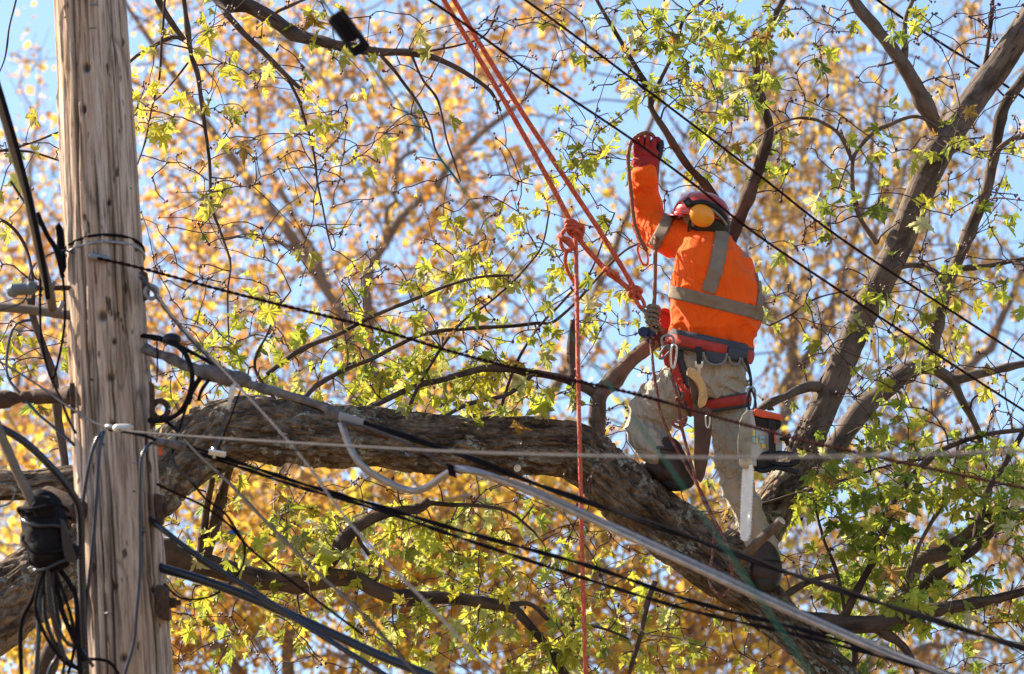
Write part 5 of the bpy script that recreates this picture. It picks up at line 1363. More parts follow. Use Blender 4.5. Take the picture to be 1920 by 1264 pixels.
def ribbon(name, tree, path, wpx, off, mat, parent, n=40, across=7, th=0.0012):
    """Strip sewn onto a surface: follows the surface found under each point of the px path."""
    q = crom(np.array([(a, b, 0) for a, b in path], float), n)[:, :2]
    t = np.gradient(q, axis=0); t /= np.linalg.norm(t, axis=1)[:, None]
    nn = np.column_stack([-t[:, 1], t[:, 0]])
    rows, last = [], {}
    for i in range(n):
        row = []
        for j in range(across):
            s = (j / (across - 1) - 0.5) * wpx
            x, y = q[i] + nn[i] * s
            o = P(x, y, 15.0); dr = unit(o - CAM)
            hit = tree.ray_cast(Vector(o), Vector(dr), 6)
            if hit[0] is None:
                row.append(None)
            else:
                row.append(np.array(hit[0]) + np.array(hit[1]) * off)
        rows.append(row)
    v, f, idx = [], [], {}
    for i in range(n):
        for j in range(across):
            if rows[i][j] is not None:
                idx[(i, j)] = len(v); v.append(rows[i][j])
    for i in range(n - 1):
        for j in range(across - 1):
            ks = [(i, j), (i, j + 1), (i + 1, j + 1), (i + 1, j)]
            if all(k in idx for k in ks):
                pv = [rows[a][b] for a, b in ks]
                if max(np.linalg.norm(pv[0] - pv[2]), np.linalg.norm(pv[1] - pv[3])) < 0.06:
                    f.append([idx[k] for k in ks])
    f = biggest(f)
    o = mesh_obj(name, v, f, mat, parent, True)
    bm = bmesh.new(); bm.from_mesh(o.data)
    bmesh.ops.delete(bm, geom=[q for q in bm.verts if not q.link_faces], context='VERTS'); bm.to_mesh(o.data); bm.free()
    md = o.modifiers.new('thick', 'SOLIDIFY'); md.thickness = th * 2; md.offset = 0
    return o

def cuff(name, tree, c, axis, up_, h, mat, parent, off=0.004, a0=0, a1=360, n=72, rad=0.4, rows=7, wob=0.0):
    """Strip wrapped round a limb or the trunk: rays go in from outside toward the axis c."""
    axis = unit(axis); e1 = unit(np.cross(axis, up_)); e2 = np.cross(axis, e1)
    v, f, ok = [], [], {}
    for i in range(n + 1):
        a = math.radians(a0 + (a1 - a0) * i / n)
        dr = e1 * math.cos(a) + e2 * math.sin(a)
        for j in range(rows):
            b = c + axis * ((j / (rows - 1) - 0.5) * h + wob * math.sin(a))
            hit = tree.ray_cast(Vector(b + dr * rad), Vector(-dr), rad)
            if hit[0] is not None:
                ok[(i, j)] = len(v); v.append(np.array(hit[0]) + dr * off)
    for i in range(n):
        for j in range(rows - 1):
            ks = [(i, j), (i, j + 1), (i + 1, j + 1), (i + 1, j)]
            if all(k in ok for k in ks) and np.linalg.norm(v[ok[ks[0]]] - v[ok[ks[2]]]) < 0.07:
                f.append([ok[k] for k in ks])
    o = mesh_obj(name, v, f, mat, parent, True)
    md = o.modifiers.new('thick', 'SOLIDIFY'); md.thickness = 0.0025; md.offset = 0
    return o

tn = math.radians(14)
waist_axis = upv * math.cos(tn) + rgt * math.sin(tn)
cuff('reflective_band', bvh, PW(1343, 569, 0.01), waist_axis, fwd, S(24), MT['tape'], shirt, 0.003, 0, 360, 110, 0.30)
ribbon('reflective_band', bvh, [(1354, 428), (1352, 450), (1346, 485), (1338, 518), (1328, 548)], 27, 0.004, MT['tape'], shirt, 44, 9)
ribbon('reflective_band', bvh, [(1419, 505), (1426, 535), (1424, 568), (1417, 600)], 11, 0.004, MT['tape'], shirt, 30, 5)
arm_ax = unit(PW(1224, 425, .13) - PW(1262, 445, .07))
ribbon('reflective_band', bvh, [(1257, 400), (1248, 420), (1238, 440), (1226, 462)], 21, 0.004, MT['tape'], shirt, 40, 9)

# ---- trousers
tr_v, tr_f = union(
    loft([(1331, 636, 0.0, 66, .105, 12), (1331, 655, 0, 71, .115, 11), (1332, 685, 0, 74, .125, 8), (1332, 715, 0, 73, .125, 4), (1338, 742, 0, 58, .105, 0)]),
    limb([(1300, 700, .02, 48), (1268, 732, .06, 50), (1236, 762, .10, 47), (1211, 790, .12, 42), (1213, 818, .08, 39), (1229, 838, .03, 35), (1240, 848, .01, 33)], 30),
    limb([(1364, 700, 0, 42), (1364, 750, -.005, 37), (1364, 800, -.01, 34.5), (1367, 850, -.01, 33), (1381, 905, 0, 31), (1402, 960, .0, 30.5), (1421, 1012, .0, 31.5), (1427, 1030, .0, 34)], 40))
trm = voxel('trousers', tr_v, tr_f, 0.007, 6, MT['trousers'])
def tr_fold(co):
    u = (co - PW(1330, 700)) @ rgt; w_ = (co - PW(1330, 700)) @ upv; z = (co - PW(1330, 700)) @ fwd
    a = fbm(np.column_stack([u * 7, w_ * 7, z * 7]), 2) * 0.014
    b = np.clip(1 - 1.8 * np.abs(vnoise(np.column_stack([u * 9 - w_ * 5, w_ * 22 + u * 10, z * 8]))), 0, 1) ** 1.5 * 0.013
    c = (1 - np.abs(vnoise(np.column_stack([u * 26 + w_ * 12, w_ * 7, z * 14 + 4])))) ** 4 * 0.011
    return a + b + c - 0.012
displace(trm, tr_fold)
trousers = link('trousers', trm, person)
bvt = BVHTree.FromPolygons([tuple(q.co) for q in trm.vertices], [tuple(p.vertices) for p in trm.polygons])

# ---- body (head, neck, trunk and limbs in one surface)
hd = PW(1320, 410, .02)
look = unit(-rgt * 0.80 + fwd * 0.45 + upv * 0.30)            # he looks up along his arm
hup = unit(upv - look * (upv @ look)); hsd = np.cross(look, hup)
head = ellipsoid(hd, look * 0.092, hsd * 0.074, hup * 0.108, 28, 20)
extra = [ellipsoid(hd + look * 0.098 - hup * 0.012, look * 0.020, hsd * 0.013, hup * 0.022, 12, 8),       # nose
         ellipsoid(hd + look * 0.080 - hup * 0.085, look * 0.028, hsd * 0.034, hup * 0.026, 12, 8),       # chin
         ellipsoid(hd + look * 0.086 - hup * 0.052, look * 0.016, hsd * 0.028, hup * 0.009, 12, 8),       # mouth
         ellipsoid(hd + look * 0.082 + hup * 0.022, look * 0.016, hsd * 0.052, hup * 0.012, 12, 8)]       # brow
for s in (1, -1):
    extra.append(ellipsoid(hd + hsd * s * 0.076 - hup * 0.01, look * 0.016, hsd * 0.012, hup * 0.03, 12, 8))   # ears
    extra.append(ellipsoid(hd + look * 0.078 + hsd * s * 0.034 + hup * 0.004, look * 0.012, hsd * 0.014, hup * 0.008, 10, 6))
body_v, body_f = union(head, *extra,
    limb([(1322, 420, .02, 24), (1334, 440, .01, 25), (1340, 462, 0, 34)], 14),
    loft([(1332, 700, 0, 58, .095, 6), (1333, 650, 0, 60, .095, 11), (1340, 580, 0, 68, .11, 10), (1342, 520, 0, 68, .115, 9), (1338, 480, 0, 60, .10, 12), (1338, 455, 0, 36, .07, 12)]),
    limb([(1380, 495, 0, 26), (1335, 470, 0, 28), (1288, 452, .03, 25), (1250, 441, .08, 24), (1224, 425, .13, 21), (1213, 390, .14, 18), (1209, 335, .10, 13), (1209, 318, .10, 13)], 30),
    limb([(1385, 495, 0, 26), (1394, 540, .12, 24), (1376, 580, .24, 20), (1320, 596, .30, 17), (1262, 604, .30, 12)], 24),
    limb([(1300, 700, .02, 36), (1236, 762, .10, 34), (1211, 790, .12, 29), (1232, 842, .03, 24), (1258, 866, .0, 18)], 24),
    limb([(1364, 700, 0, 34), (1364, 800, 0, 25), (1367, 850, 0, 23), (1402, 960, 0, 21), (1430, 1050, 0, 17)], 30))
bdm = voxel('body', body_v, body_f, 0.006, 2, MT['skin'])
link('body', bdm, person)
# short dark hair at the back of the head
hc = PW(1316, 402, .0); tl = math.radians(8)
hx = rgt * math.cos(tl) - upv * math.sin(tl); hy = upv * math.cos(tl) + rgt * math.sin(tl)
hv, hf = union(ellipsoid(hd - look * 0.012 + hup * 0.006, look * 0.104, hsd * 0.086, hup * 0.12, 28, 20), limb([(1340, 412, -.0, 30), (1348, 428, .0, 22)], 8))
keep = voxel('hair', hv, hf, 0.007, 2, MT['hair'])
bmh = bmesh.new(); bmh.from_mesh(keep)
dele = [q for q in bmh.verts if (np.array(q.co) - hc) @ hy > 0.004 or (np.array(q.co) - hd) @ look > 0.025 + 0.3 * max(0, (np.array(q.co) - hd) @ hup)]
bmesh.ops.delete(bmh, geom=dele, context='VERTS')
bmh.to_mesh(keep); bmh.free()
link('hair', keep, person)

# ---- helmet with ear muffs
v, f = [], []
nu, nv = 48, 16
for j in range(nv + 1):
    la = math.radians(88 * j / nv - 6)
    for i in range(nu):
        lo = 2 * math.pi * i / nu
        rr = 1 + 0.03 * (math.cos(lo * 1) < 0) * (-math.cos(lo)) * max(0, 1 - j / 6)
        rib = 1 + 0.018 * math.exp(-((math.sin(lo)) / 0.22) ** 2) * math.sin(min(1.0, j / nv) * math.pi)
        v.append(hc + hx * S(53) * math.cos(la) * math.cos(lo) * rr + fwd * 0.102 * math.cos(la) * math.sin(lo) + hy * S(43) * math.sin(la) * rib)
for j in range(nv):
    for i in range(nu):
        f.append([j * nu + i, j * nu + (i + 1) % nu, (j + 1) * nu + (i + 1) % nu, (j + 1) * nu + i])
f.append(list(range(nv * nu, (nv + 1) * nu)))
helmet = mesh_obj('helmet', v, f, MT['helmet'], person)
md = helmet.modifiers.new('t', 'SOLIDIFY'); md.thickness = 0.004
rim = [hc + hx * S(54.5) * math.cos(a) * (1.03 if math.cos(a) < 0 else 1) + fwd * 0.104 * math.sin(a) - hy * S(4) for a in np.linspace(0, 2 * math.pi, 49)]
MB().tube(rim, 0.0045, 8, cap=False).build('rim', MT['helmet'], helmet)
# peak at the front (his face looks west)
v, f = [], []
for i in range(13):
    a = math.radians(125 + 110 * i / 12)
    for k in range(5):
        e = 1 + 0.20 * k / 4 * (math.cos(math.radians(110 * i / 12 - 55)) ** 0.7)
        v.append(hc + hx * S(54) * math.cos(a) * e + fwd * 0.103 * math.sin(a) * e - hy * S(4 + 5.5 * k / 4))
for i in range(12):
    for k in range(4):
        f.append([i * 5 + k, i * 5 + k + 1, (i + 1) * 5 + k + 1, (i + 1) * 5 + k])
pk = mesh_obj('peak', v, f, MT['helmet'], helmet)
pk.modifiers.new('t', 'SOLIDIFY').thickness = 0.004
solid('visor_hinge', [(1280, 376), (1291, 368), (1300, 378), (1297, 388), (1288, 390)], W0 - .118, 0.03, MT['blackplas'], helmet, 0.004)
solid('visor_hinge_slot', [(1285, 379), (1290, 375), (1295, 381), (1290, 385)], W0 - .122, 0.01, MT['greywire'], helmet, 0.002)
ribp = [PW(1296, 384, -.112), PW(1308, 380, -.115), PW(1322, 380, -.115), PW(1340, 388, -.108), PW(1354, 400, -.09), PW(1362, 412, -.06)]
MB().tube(crom(ribp, 24), 0.007, 8, ry=0.012).build('muff_arm', MT['blackplas'], helmet)
ribp = [PW(1326, 388, -.112), PW(1340, 397, -.108), PW(1354, 410, -.088), PW(1362, 422, -.05)]
MB().tube(crom(ribp, 24), 0.006, 8).build('head_band', MT['loopgrey'], helmet)
ec = PW(1316, 404, -.108)
v, f = ellipsoid(ec, (rgt * .85 - upv * .5) * S(25), (upv * .85 + rgt * .5) * S(21.5), -fwd * 0.036, 32, 16, -35, 90)
muff = mesh_obj('ear_muff', v, f, MT['yellow'], helmet)
v, f = ellipsoid(ec + fwd * .026, (rgt * .85 - upv * .5) * S(23), (upv * .85 + rgt * .5) * S(20), fwd * 0.022, 24, 10)
mesh_obj('cushion', v, f, MT['blackplas'], muff)
v, f = ellipsoid(PW(1316, 404, .13), rgt * S(24), upv * S(24), fwd * 0.034, 24, 12)
mesh_obj('ear_muff', v, f, MT['yellow'], helmet)
MB().tube(crom([PW(1296, 404, -.10), PW(1292, 420, -.07), PW(1290, 440, 0), PW(1294, 425, .07)], 20), 0.005, 6).build('chin_strap', MT['webblack'], helmet)

# ---- gloves
def finger(pts, r):
    return limb([(x, y, o, q) for (x, y, o), q in zip(pts, np.linspace(r, r * .85, len(pts)))], 14, 12)
gl = [limb([(1209, 332, .10, 17.5), (1208, 322, .10, 18.5), (1208, 312, .10, 18)], 8),
      limb([(1197, 304, .10, 13), (1209, 302, .095, 14.5), (1222, 304, .10, 13)], 8),
      limb([(1197, 286, .095, 11.5), (1209, 284, .09, 12.5), (1223, 287, .095, 11.5)], 8)]
for k, (xx, top) in enumerate(((1192, 262), (1203, 256.5), (1214.5, 257), (1225.5, 263.5))):
    gl.append(finger([(xx, 290, .09), (xx, top + 8, .075), (xx + .5, top, .088), (xx + 1, top + 3, .115), (xx + 1, top + 14, .128), (xx + 1, top + 22, .118)], 4.9))
gl.append(finger([(1224, 310, .10), (1232, 298, .115), (1237, 284, .12), (1238, 270, .125), (1233, 262, .13)], 6.8))
v, f = union(*gl)
gm = voxel('glove', v, f, 0.0022, 1, MT['glove'])
displace(gm, lambda co: fbm((co - PW(1209, 300)) * 45, 2) * 0.0016)
glove = link('glove', gm, person)
v, f = union(finger([(1230, 302, .112), (1235.5, 288, .118), (1238.5, 276, .122), (1239, 268, .125)], 7.6), finger([(1237, 277, .12), (1240, 266, .125)], 5.5))
link('thumb_patch', voxel('thumb_patch', v, f, 0.0032, 2, MT['glovepalm']), glove)
v, f = union(limb([(1195, 284, .118, 9), (1195, 268, .112, 8)], 8), limb([(1209, 284, .118, 9), (1209, 266, .112, 8.5)], 8), limb([(1223, 284, .118, 9), (1223, 270, .112, 8)], 8))
link('palm', voxel('palm', v, f, 0.003, 2, MT['glovepalm']), glove)  # black fill added behind the fingers so the gaps look shaded
bvg = BVHTree.FromPolygons([tuple(q.co) for q in gm.vertices], [tuple(p.vertices) for p in gm.polygons])
wr = [PW(1209 + 19.5 * math.cos(a), 324 - 3 * math.sin(a), .10 + 0.043 * math.sin(a)) for a in np.linspace(0, 2 * math.pi, 33)]
MB().tube(wr, 0.004, 8, cap=False).build('cuff_hem', MT['glove'], glove)
gl = [limb([(1276, 603, .30, 18), (1262, 604, .30, 17)], 6), limb([(1256, 598, .29, 13), (1254, 610, .29, 13)], 6)]
for k in range(4):
    yy = 592 + k * 7.5
    gl.append(finger([(1254, yy, .28), (1242, yy + 1, .27), (1237, yy + 3, .29), (1240, yy + 4, .315), (1247, yy + 4, .32)], 5.6))
gl.append(finger([(1258, 592, .28), (1250, 584, .26), (1241, 583, .262), (1234, 588, .27)], 6))
v, f = union(*gl)
link('glove', voxel('glove', v, f, 0.0035, 3, MT['glove']), person)

# ---- boots
def boot(parts, size=0.006):
    v, f = union(*parts)
    me = voxel('boot', v, f, size, 4, MT['boot'])
    displace(me, lambda co: fbm((co - feet) * 24, 3) * 0.004)
    return link('boot', me, person)
b1 = boot([limb([(1252, 846, -.01, 27), (1260, 862, -.02, 27), (1272, 884, -.03, 26)], 12), limb([(1276, 884, -.03, 24), (1250, 882, .0, 26), (1226, 880, .04, 23), (1208, 884, .08, 19)], 16)])
s1 = union(limb([(1286, 900, -.04, 18), (1266, 904, -.02, 18), (1244, 900, .02, 17), (1220, 894, .07, 16)], 14))
me = voxel('sole', *s1, 0.006, 2, MT['sole'])
link('sole', me, b1)
MB().tube([PW(1253 + 29 * math.cos(a), 848 + 7 * math.sin(a) + 5 * math.cos(a), -.01 + 0.062 * math.sin(a)) for a in np.linspace(0, 2 * math.pi, 29)], 0.006, 8, cap=False).build('collar', MT['boot'], b1)
b2 = boot([limb([(1430, 1034, -.02, 27), (1435, 1052, -.03, 29), (1437, 1072, -.04, 30)], 12), limb([(1436, 1074, -.07, 28), (1438, 1078, .0, 28), (1440, 1080, .09, 24), (1441, 1082, .16, 19)], 14)])
me = voxel('sole', *union(limb([(1435, 1090, -.08, 22), (1438, 1092, .0, 24), (1441, 1092, .15, 18)], 14)), 0.006, 2, MT['sole'])
link('sole', me, b2)
for py in (1054, 1064):
    MB().tube([PW(1436 + 30 * math.cos(a), py + 4 * math.sin(a), -.035 + 0.066 * math.sin(a)) for a in np.linspace(0, 2 * math.pi, 29)], 0.0025, 6, cap=False).build('stitch_seam', MT['sole'], b2)

# ================================================================== harness
hrn = thing('climbing_harness', tuple(PW(1330, 650)), 'red and slate padded climbing harness round the waist and thighs', 'harness')
def hoop(name, c, hw, hd, tilt, h, mat, a0, a1, th=0.006, n=60, parent=hrn, p=2.3, lift=0.0):
    t = math.radians(tilt)
    ax = rgt * math.cos(t) - upv * math.sin(t); ay = upv * math.cos(t) + rgt * math.sin(t)
    v, f = [], []
    for i in range(n + 1):
        a = math.radians(a0 + (a1 - a0) * i / n); ca, sa = math.cos(a), math.sin(a)
        e = ax * S(hw) * math.copysign(abs(ca) ** (2 / p), ca) + fwd * hd * math.copysign(abs(sa) ** (2 / p), sa)
        o = unit(e)
        for j in range(6):
            s = j / 5 - 0.5
            v.append(PW(*c) + e + ay * S(h) * 2 * s + o * (0.006 * (1 - (2 * s) ** 2)))
    for i in range(n):
        for j in range(5):
            f.append([i * 6 + j, i * 6 + j + 1, (i + 1) * 6 + j + 1, (i + 1) * 6 + j])
    o = mesh_obj(name, v, f, mat, parent)
    md = o.modifiers.new('t', 'SOLIDIFY'); md.thickness = th; md.offset = 0
    return o
hoop('waist_pad', (1331, 649, 0), 78, .134, 12, 17, MT['webdark'], 0, 360, 0.012)
hoop('waist_belt', (1331, 651, 0), 81, .143, 12, 9.5, MT['webred'], 170, 287)
hoop('belt_panel', (1331, 655, 0), 81, .143, 12, 11, MT['webdark'], 289, 322, 0.008)
hoop('waist_belt', (1331, 654, 0), 81, .142, 12, 12, MT['webred'], 324, 372)
hoop('waist_belt', (1331, 651, 0), 81, .143, 12, 9.5, MT['webred'], 12, 168)
hoop('leg_pad', (1363, 755, -.004), 41, .097, -9, 13, MT['webdark'], 0, 360, 0.01)
hoop('leg_strap', (1363, 753, -.004), 43, .103, -9, 9, MT['webred'], 0, 360, 0.006)
ribbon('leg_pad', bvt, [(1262, 662), (1270, 690), (1284, 720), (1300, 752), (1312, 790)], 34, 0.008, MT['webdark'], hrn, 50, 9, 0.004)
ribbon('leg_strap', bvt, [(1258, 662), (1268, 692), (1282, 722), (1297, 752), (1308, 788)], 19, 0.018, MT['webred'], hrn, 50, 7, 0.003)
solid('front_pad', [(1244, 640), (1262, 640), (1268, 664), (1260, 690), (1246, 684), (1240, 660)], W0 - .06, 0.03, MT['webred'], hrn, 0.006)
for pts in ([(1319, 660), (1322, 674), (1333, 683), (1348, 684), (1359, 677), (1363, 662)], [(1366, 668), (1370, 680), (1378, 684), (1386, 680), (1388, 670)], [(1390, 672), (1398, 690), (1405, 700), (1407, 712), (1400, 716)]):
    MB().tube(crom([PW(x, y, -.165 + .0009 * max(0, x - 1340)) for x, y in pts], 30), 0.0058, 8).build('gear_loop', MT['loopgrey'], hrn)
solid('hip_panel', [(1322, 656), (1360, 664), (1358, 680), (1346, 686), (1330, 682)], W0 - .152, 0.012, MT['webdark'], hrn, 0.004)
solid('tool_strap', [(1304, 650), (1316, 651), (1317, 682), (1306, 682)], W0 - .168, 0.006, MT['webblack'], hrn, 0.001)
bk_ = solid('strap_buckle', [(1303, 677), (1306, 677), (1307, 684), (1314, 684), (1315, 677), (1319, 678), (1318, 688), (1314, 691), (1313, 706), (1309, 706), (1308, 691), (1303, 688)], W0 - .176, 0.008, MT['steel'], hrn, 0.0015)
def carabiner(name, label, cx, cy, w, h, tilt, off, mat, r=0.0052, group=None):
    t = math.radians(tilt); q = []
    for a in np.linspace(0, 2 * math.pi, 41):
        x = w * math.copysign(abs(math.cos(a)) ** .8, math.cos(a)); y = h * math.copysign(abs(math.sin(a)) ** .8, math.sin(a))
        x *= 1 - 0.18 * y / h
        q.append(PW(cx + x * math.cos(t) - y * math.sin(t), cy + x * math.sin(t) + y * math.cos(t), off))
    root = thing(name, tuple(PW(cx, cy, off)), label, 'carabiner', group)
    MB().tube(q, r, 10, cap=False).build('frame', mat, root)
    MB().tube(q[6:13], r * 1.35, 10).build('gate_sleeve', mat, root)
    return root
carabiner('carabiner', 'long silver carabiner hanging at the front of the harness', 1263, 668, 5, 22, 4, -.20, MT['steel'])
carabiner('carabiner', 'round grey ring of metal at the harness bridge', 1252, 641, 11, 12, 0, -.17, MT['galv'])
carabiner('carabiner', 'tilted bronze carabiner below the harness bridge', 1247, 660, 6, 14, 38, -.18, MT['loopgrey'])
carabiner('carabiner', 'dark carabiner joining the saw strap to the saw', 1409, 748, 7, 22, 0, -.2, MT['galv'])
carabiner('snap_clip', 'small silver snap clip on the scabbard', 1327, 790, 4, 12, 0, -.24, MT['steel'], 0.0035)
carabiner('carabiner', "orange carabiner hanging below the worker's elbow", 1206, 478, 8, 20, -14, .0, MT['sawred'], 0.0045)
carabiner('carabiner', 'small grey carabiner tying the red ropes to the friction hitch', 1212, 585, 5, 11, -30, -.08, MT['galv'], 0.004)
pu = thing('pulley', tuple(PW(1214, 625, -.1)), 'small dark blue pulley at the friction hitch', 'pulley')
for xx, rr in ((1210, 10), (1216, 7), (1222, 10)):
    MB().tube([PW(xx - 4, 622, -.115), PW(xx + 1, 626, -.085)], S(rr), 20).build('sheave', MT['anod'], pu, False)
MB().tube([PW(1204, 624, -.1), PW(1232, 626, -.1)], 0.005, 8).build('axle', MT['steel'], pu)
# friction hitch: coils of grey rope round the climbing line
ht = thing('friction_hitch', tuple(PW(1224, 600, -.1)), 'coiled friction hitch knotted on the climbing line', 'knot')
for k, (cx, cy, w_) in enumerate(((1226, 578, 10), (1225, 586, 11), (1222, 595, 12), (1223, 604, 10), (1228, 612, 9))):
    q = [PW(cx + w_ * math.cos(a), cy + 4.5 * math.sin(a) + 2 * math.cos(a), -.1 + 0.024 * math.sin(a + .6)) for a in np.linspace(0, 2 * math.pi, 25)]
    MB().tube(q, 0.0085, 8, cap=False).build('coil', MT['greyrope'], ht)
MB().tube(crom([PW(1216, 590, -.12), PW(1208, 582, -.12), PW(1214, 600, -.13), PW(1222, 616, -.12), PW(1232, 622, -.12)], 24), 0.007, 8).build('tail', MT['greyrope'], ht)
# ropes worn by the worker
def rope(name, label, pts, r, mat, n=None, d0=None):
    c = PA([(x, y, W0 + o) for x, y, o in pts])
    L = np.linalg.norm(np.diff(c, axis=0), axis=1).sum()
    q = crom(c, n or max(24, int(L / 0.02)))
    return tag(MB().tube(q, r, 10).build(name, mat), label, 'rope')
rope('climbing_rope', 'brown climbing rope draped over the raised glove and down to the friction hitch', [(1213, 470, .0), (1202, 452, .0), (1190, 420, .02), (1184, 370, .03), (1179, 320, .04), (1178, 290, .05), (1183, 268, .065), (1195, 255, .075), (1210, 249, .09), (1224, 254, .13), (1231, 272, .16), (1233, 300, .17), (1231, 340, .17), (1230, 400, .14), (1229, 460, -.02), (1228, 520, -.08), (1227, 560, -.1), (1224, 610, -.1)], 0.0085, MT['brownrope'])
rope('climbing_rope', 'pale brown rope hanging from the pulley down past the bent knee', [(1219, 630, -.1), (1222, 660, -.14), (1226, 700, -.18), (1233, 740, -.2), (1238, 772, -.2), (1255, 815, -.2), (1280, 862, -.2), (1305, 905, -.2), (1328, 950, -.22), (1338, 985, -.25), (1336, 1040, -.27), (1329, 1080, -.27), (1336, 1105, -.26), (1352, 1118, -.24)], 0.0064, MT['fleckrope'])
rope('lanyard', 'red flecked lanyard dropping from the harness to a loop on the limb', [(1256, 690, -.2), (1264, 725, -.22), (1272, 752, -.22), (1276, 790, -.22), (1288, 840, -.22), (1305, 900, -.22), (1322, 945, -.23), (1345, 985, -.25), (1364, 1025, -.27), (1372, 1070, -.27), (1368, 1105, -.26), (1352, 1118, -.24)], 0.0064, MT['fleckrope'])
kn = thing('rope_knot', tuple(PW(1272, 795, -.22)), 'dark tangled knot on the lanyard between the legs', 'knot')
for cx, cy, w_, t_ in ((1270, 796, 9, 0.3), (1277, 798, 8, 1.3), (1283, 790, 7, 2.2), (1274, 752, 7, 0.6), (1280, 745, 7, 1.8)):
    q = [PW(cx + w_ * math.cos(a) * math.cos(t_), cy + w_ * math.cos(a) * math.sin(t_) + 5 * math.sin(a), -.22 + 0.012 * math.sin(a)) for a in np.linspace(0, 2 * math.pi, 21)]
    MB().tube(q, 0.006, 8, cap=False).build('coil', MT['brownrope' if cy > 770 else 'fleckrope'], kn)

# ---- red rigging ropes
def rigging(label, pts, r=0.0105):
    c = PA(pts); L = np.linalg.norm(np.diff(c, axis=0), axis=1).sum()
    return tag(MB().tube(crom(c, max(24, int(L / 0.02))), r, 12).build('red_rope', MT['redrope']), label, 'rope', 'red rigging ropes')
rigging('red rope slanting down from the top to the big knot', [(700, -230, 17.7), (831, -2, 17.75), (940, 180, 17.8), (1030, 340, 17.83), (1074, 424, 17.85)])
rigging('red rope running parallel above the other to the lower knot', [(720, -230, 17.8), (850, -2, 17.82), (950, 165, 17.85), (1050, 320, 17.87), (1130, 442, 17.9), (1180, 525, 17.9), (1190, 545, 17.9)])
rigging('short red rope between the big knot and the lower knot', [(1080, 436, 17.85), (1096, 462, 17.86), (1140, 510, 17.88), (1165, 530, 17.89), (1188, 548, 17.9)])
rigging('red rope hanging straight down from the big knot past the limb', [(1079, 440, 17.84), (1081, 520, 17.8), (1084, 700, 17.6), (1088, 880, 17.45), (1092, 1060, 17.4), (1098, 1264, 17.35), (1104, 1500, 17.3), (1115, 1900, 17.1)], 0.0088)
kb = thing('rope_knot', tuple(P(1075, 432, 17.85)), 'big knot of red rope with a side loop left of the worker', 'knot')
for cx, cy, w_, h_, t_ in ((1072, 420, 11, 6, .35), (1074, 428, 13, 7, .45), (1077, 436, 13, 7, .5), (1082, 441, 10, 7, .9), (1086, 434, 7, 12, .2)):
    q = [P(cx + w_ * math.cos(a) * math.cos(t_) - h_ * math.sin(a) * math.sin(t_), cy + w_ * math.cos(a) * math.sin(t_) + h_ * math.sin(a) * math.cos(t_), 17.85 + 0.018 * math.sin(a + .7)) for a in np.linspace(0, 2 * math.pi, 25)]
    MB().tube(q, 0.0088, 8, cap=False).build('coil', MT['redrope'], kb)
MB().tube(crom(PA([(1068, 427, 17.84), (1058, 432, 17.83), (1052, 446, 17.83), (1052, 460, 17.83), (1060, 470, 17.82), (1070, 469, 17.81), (1073, 460, 17.8), (1068, 450, 17.8), (1056, 445, 17.8), (1048, 441, 17.82), (1054, 447, 17.84), (1066, 458, 17.84), (1072, 466, 17.84), (1062, 474, 17.83), (1060, 490, 17.83), (1064, 508, 17.83), (1072, 523, 17.82), (1080, 534, 17.81)]), 90), 0.0085, 10).build('side_loop', MT['redrope'], kb)
kb = thing('rope_knot', tuple(P(1145, 512, 17.88)), 'small wrapped stopper knot on the short red rope', 'knot')
MB().tube(crom(PA([(1132, 508, 17.85), (1138, 502, 17.83), (1148, 510, 17.82), (1158, 518, 17.84), (1158, 521, 17.88), (1148, 519, 17.9), (1138, 512, 17.86), (1146, 514, 17.84), (1158, 514, 17.86)]), 50), 0.0088, 10).build('coil', MT['redrope'], kb)
kb = thing('rope_knot', tuple(P(1192, 548, 17.9)), 'lower red knot with two long loops ending at the carabiner', 'knot')
for cx, cy, t_ in ((1190, 543, .1), (1192, 548, -.1), (1190, 554, .3)):
    q = [P(cx + 10 * math.cos(a) * math.cos(t_), cy + 10 * math.cos(a) * math.sin(t_) + 5 * math.sin(a), 17.9 + 0.02 * math.sin(a + .5)) for a in np.linspace(0, 2 * math.pi, 25)]
    MB().tube(q, 0.0085, 8, cap=False).build('coil', MT['redrope'], kb)
MB().tube(crom(PA([(1186, 552, 17.88), (1194, 566, 17.88), (1200, 576, 17.88), (1206, 576, 17.88), (1208, 570, 17.88), (1202, 558, 17.88), (1195, 548, 17.88)]), 40), 0.0082, 10).build('eye_loop', MT['redrope'], kb)

# ================================================================== hand saw in its scabbard
hs = thing('hand_saw', tuple(PW(1312, 770, -.2)), 'pruning saw with curved wooden handle in a brown scabbard', 'hand saw')
solid('handle', [(1288, 694), (1293, 689), (1302, 690), (1312, 701), (1319, 713), (1325, 727), (1327, 748), (1323, 760), (1312, 767), (1308, 760), (1310, 744), (1311, 730), (1305, 718), (1295, 709), (1288, 704)], W0 - .215, 0.03, MT['wood'], hs, 0.006, 3)
sc = solid('scabbard', [(1300, 752), (1312, 765), (1326, 762), (1335, 770), (1334, 815), (1328, 862), (1320, 896), (1314, 906), (1305, 896), (1301, 860), (1302, 810)], W0 - .205, 0.03, MT['leather'], hs, 0.006, 3)
solid('belt_hanger', [(1290, 706), (1296, 712), (1304, 720), (1309, 735), (1309, 770), (1300, 775), (1296, 740)], W0 - .195, 0.012, MT['leather'], hs, 0.003)
for (x, y) in ((1300, 700), (1317, 740)):
    MB().tube([PW(x, y, -.219), PW(x, y, -.214)], S(2), 10).build('rivet', MT['steel'], hs, False)

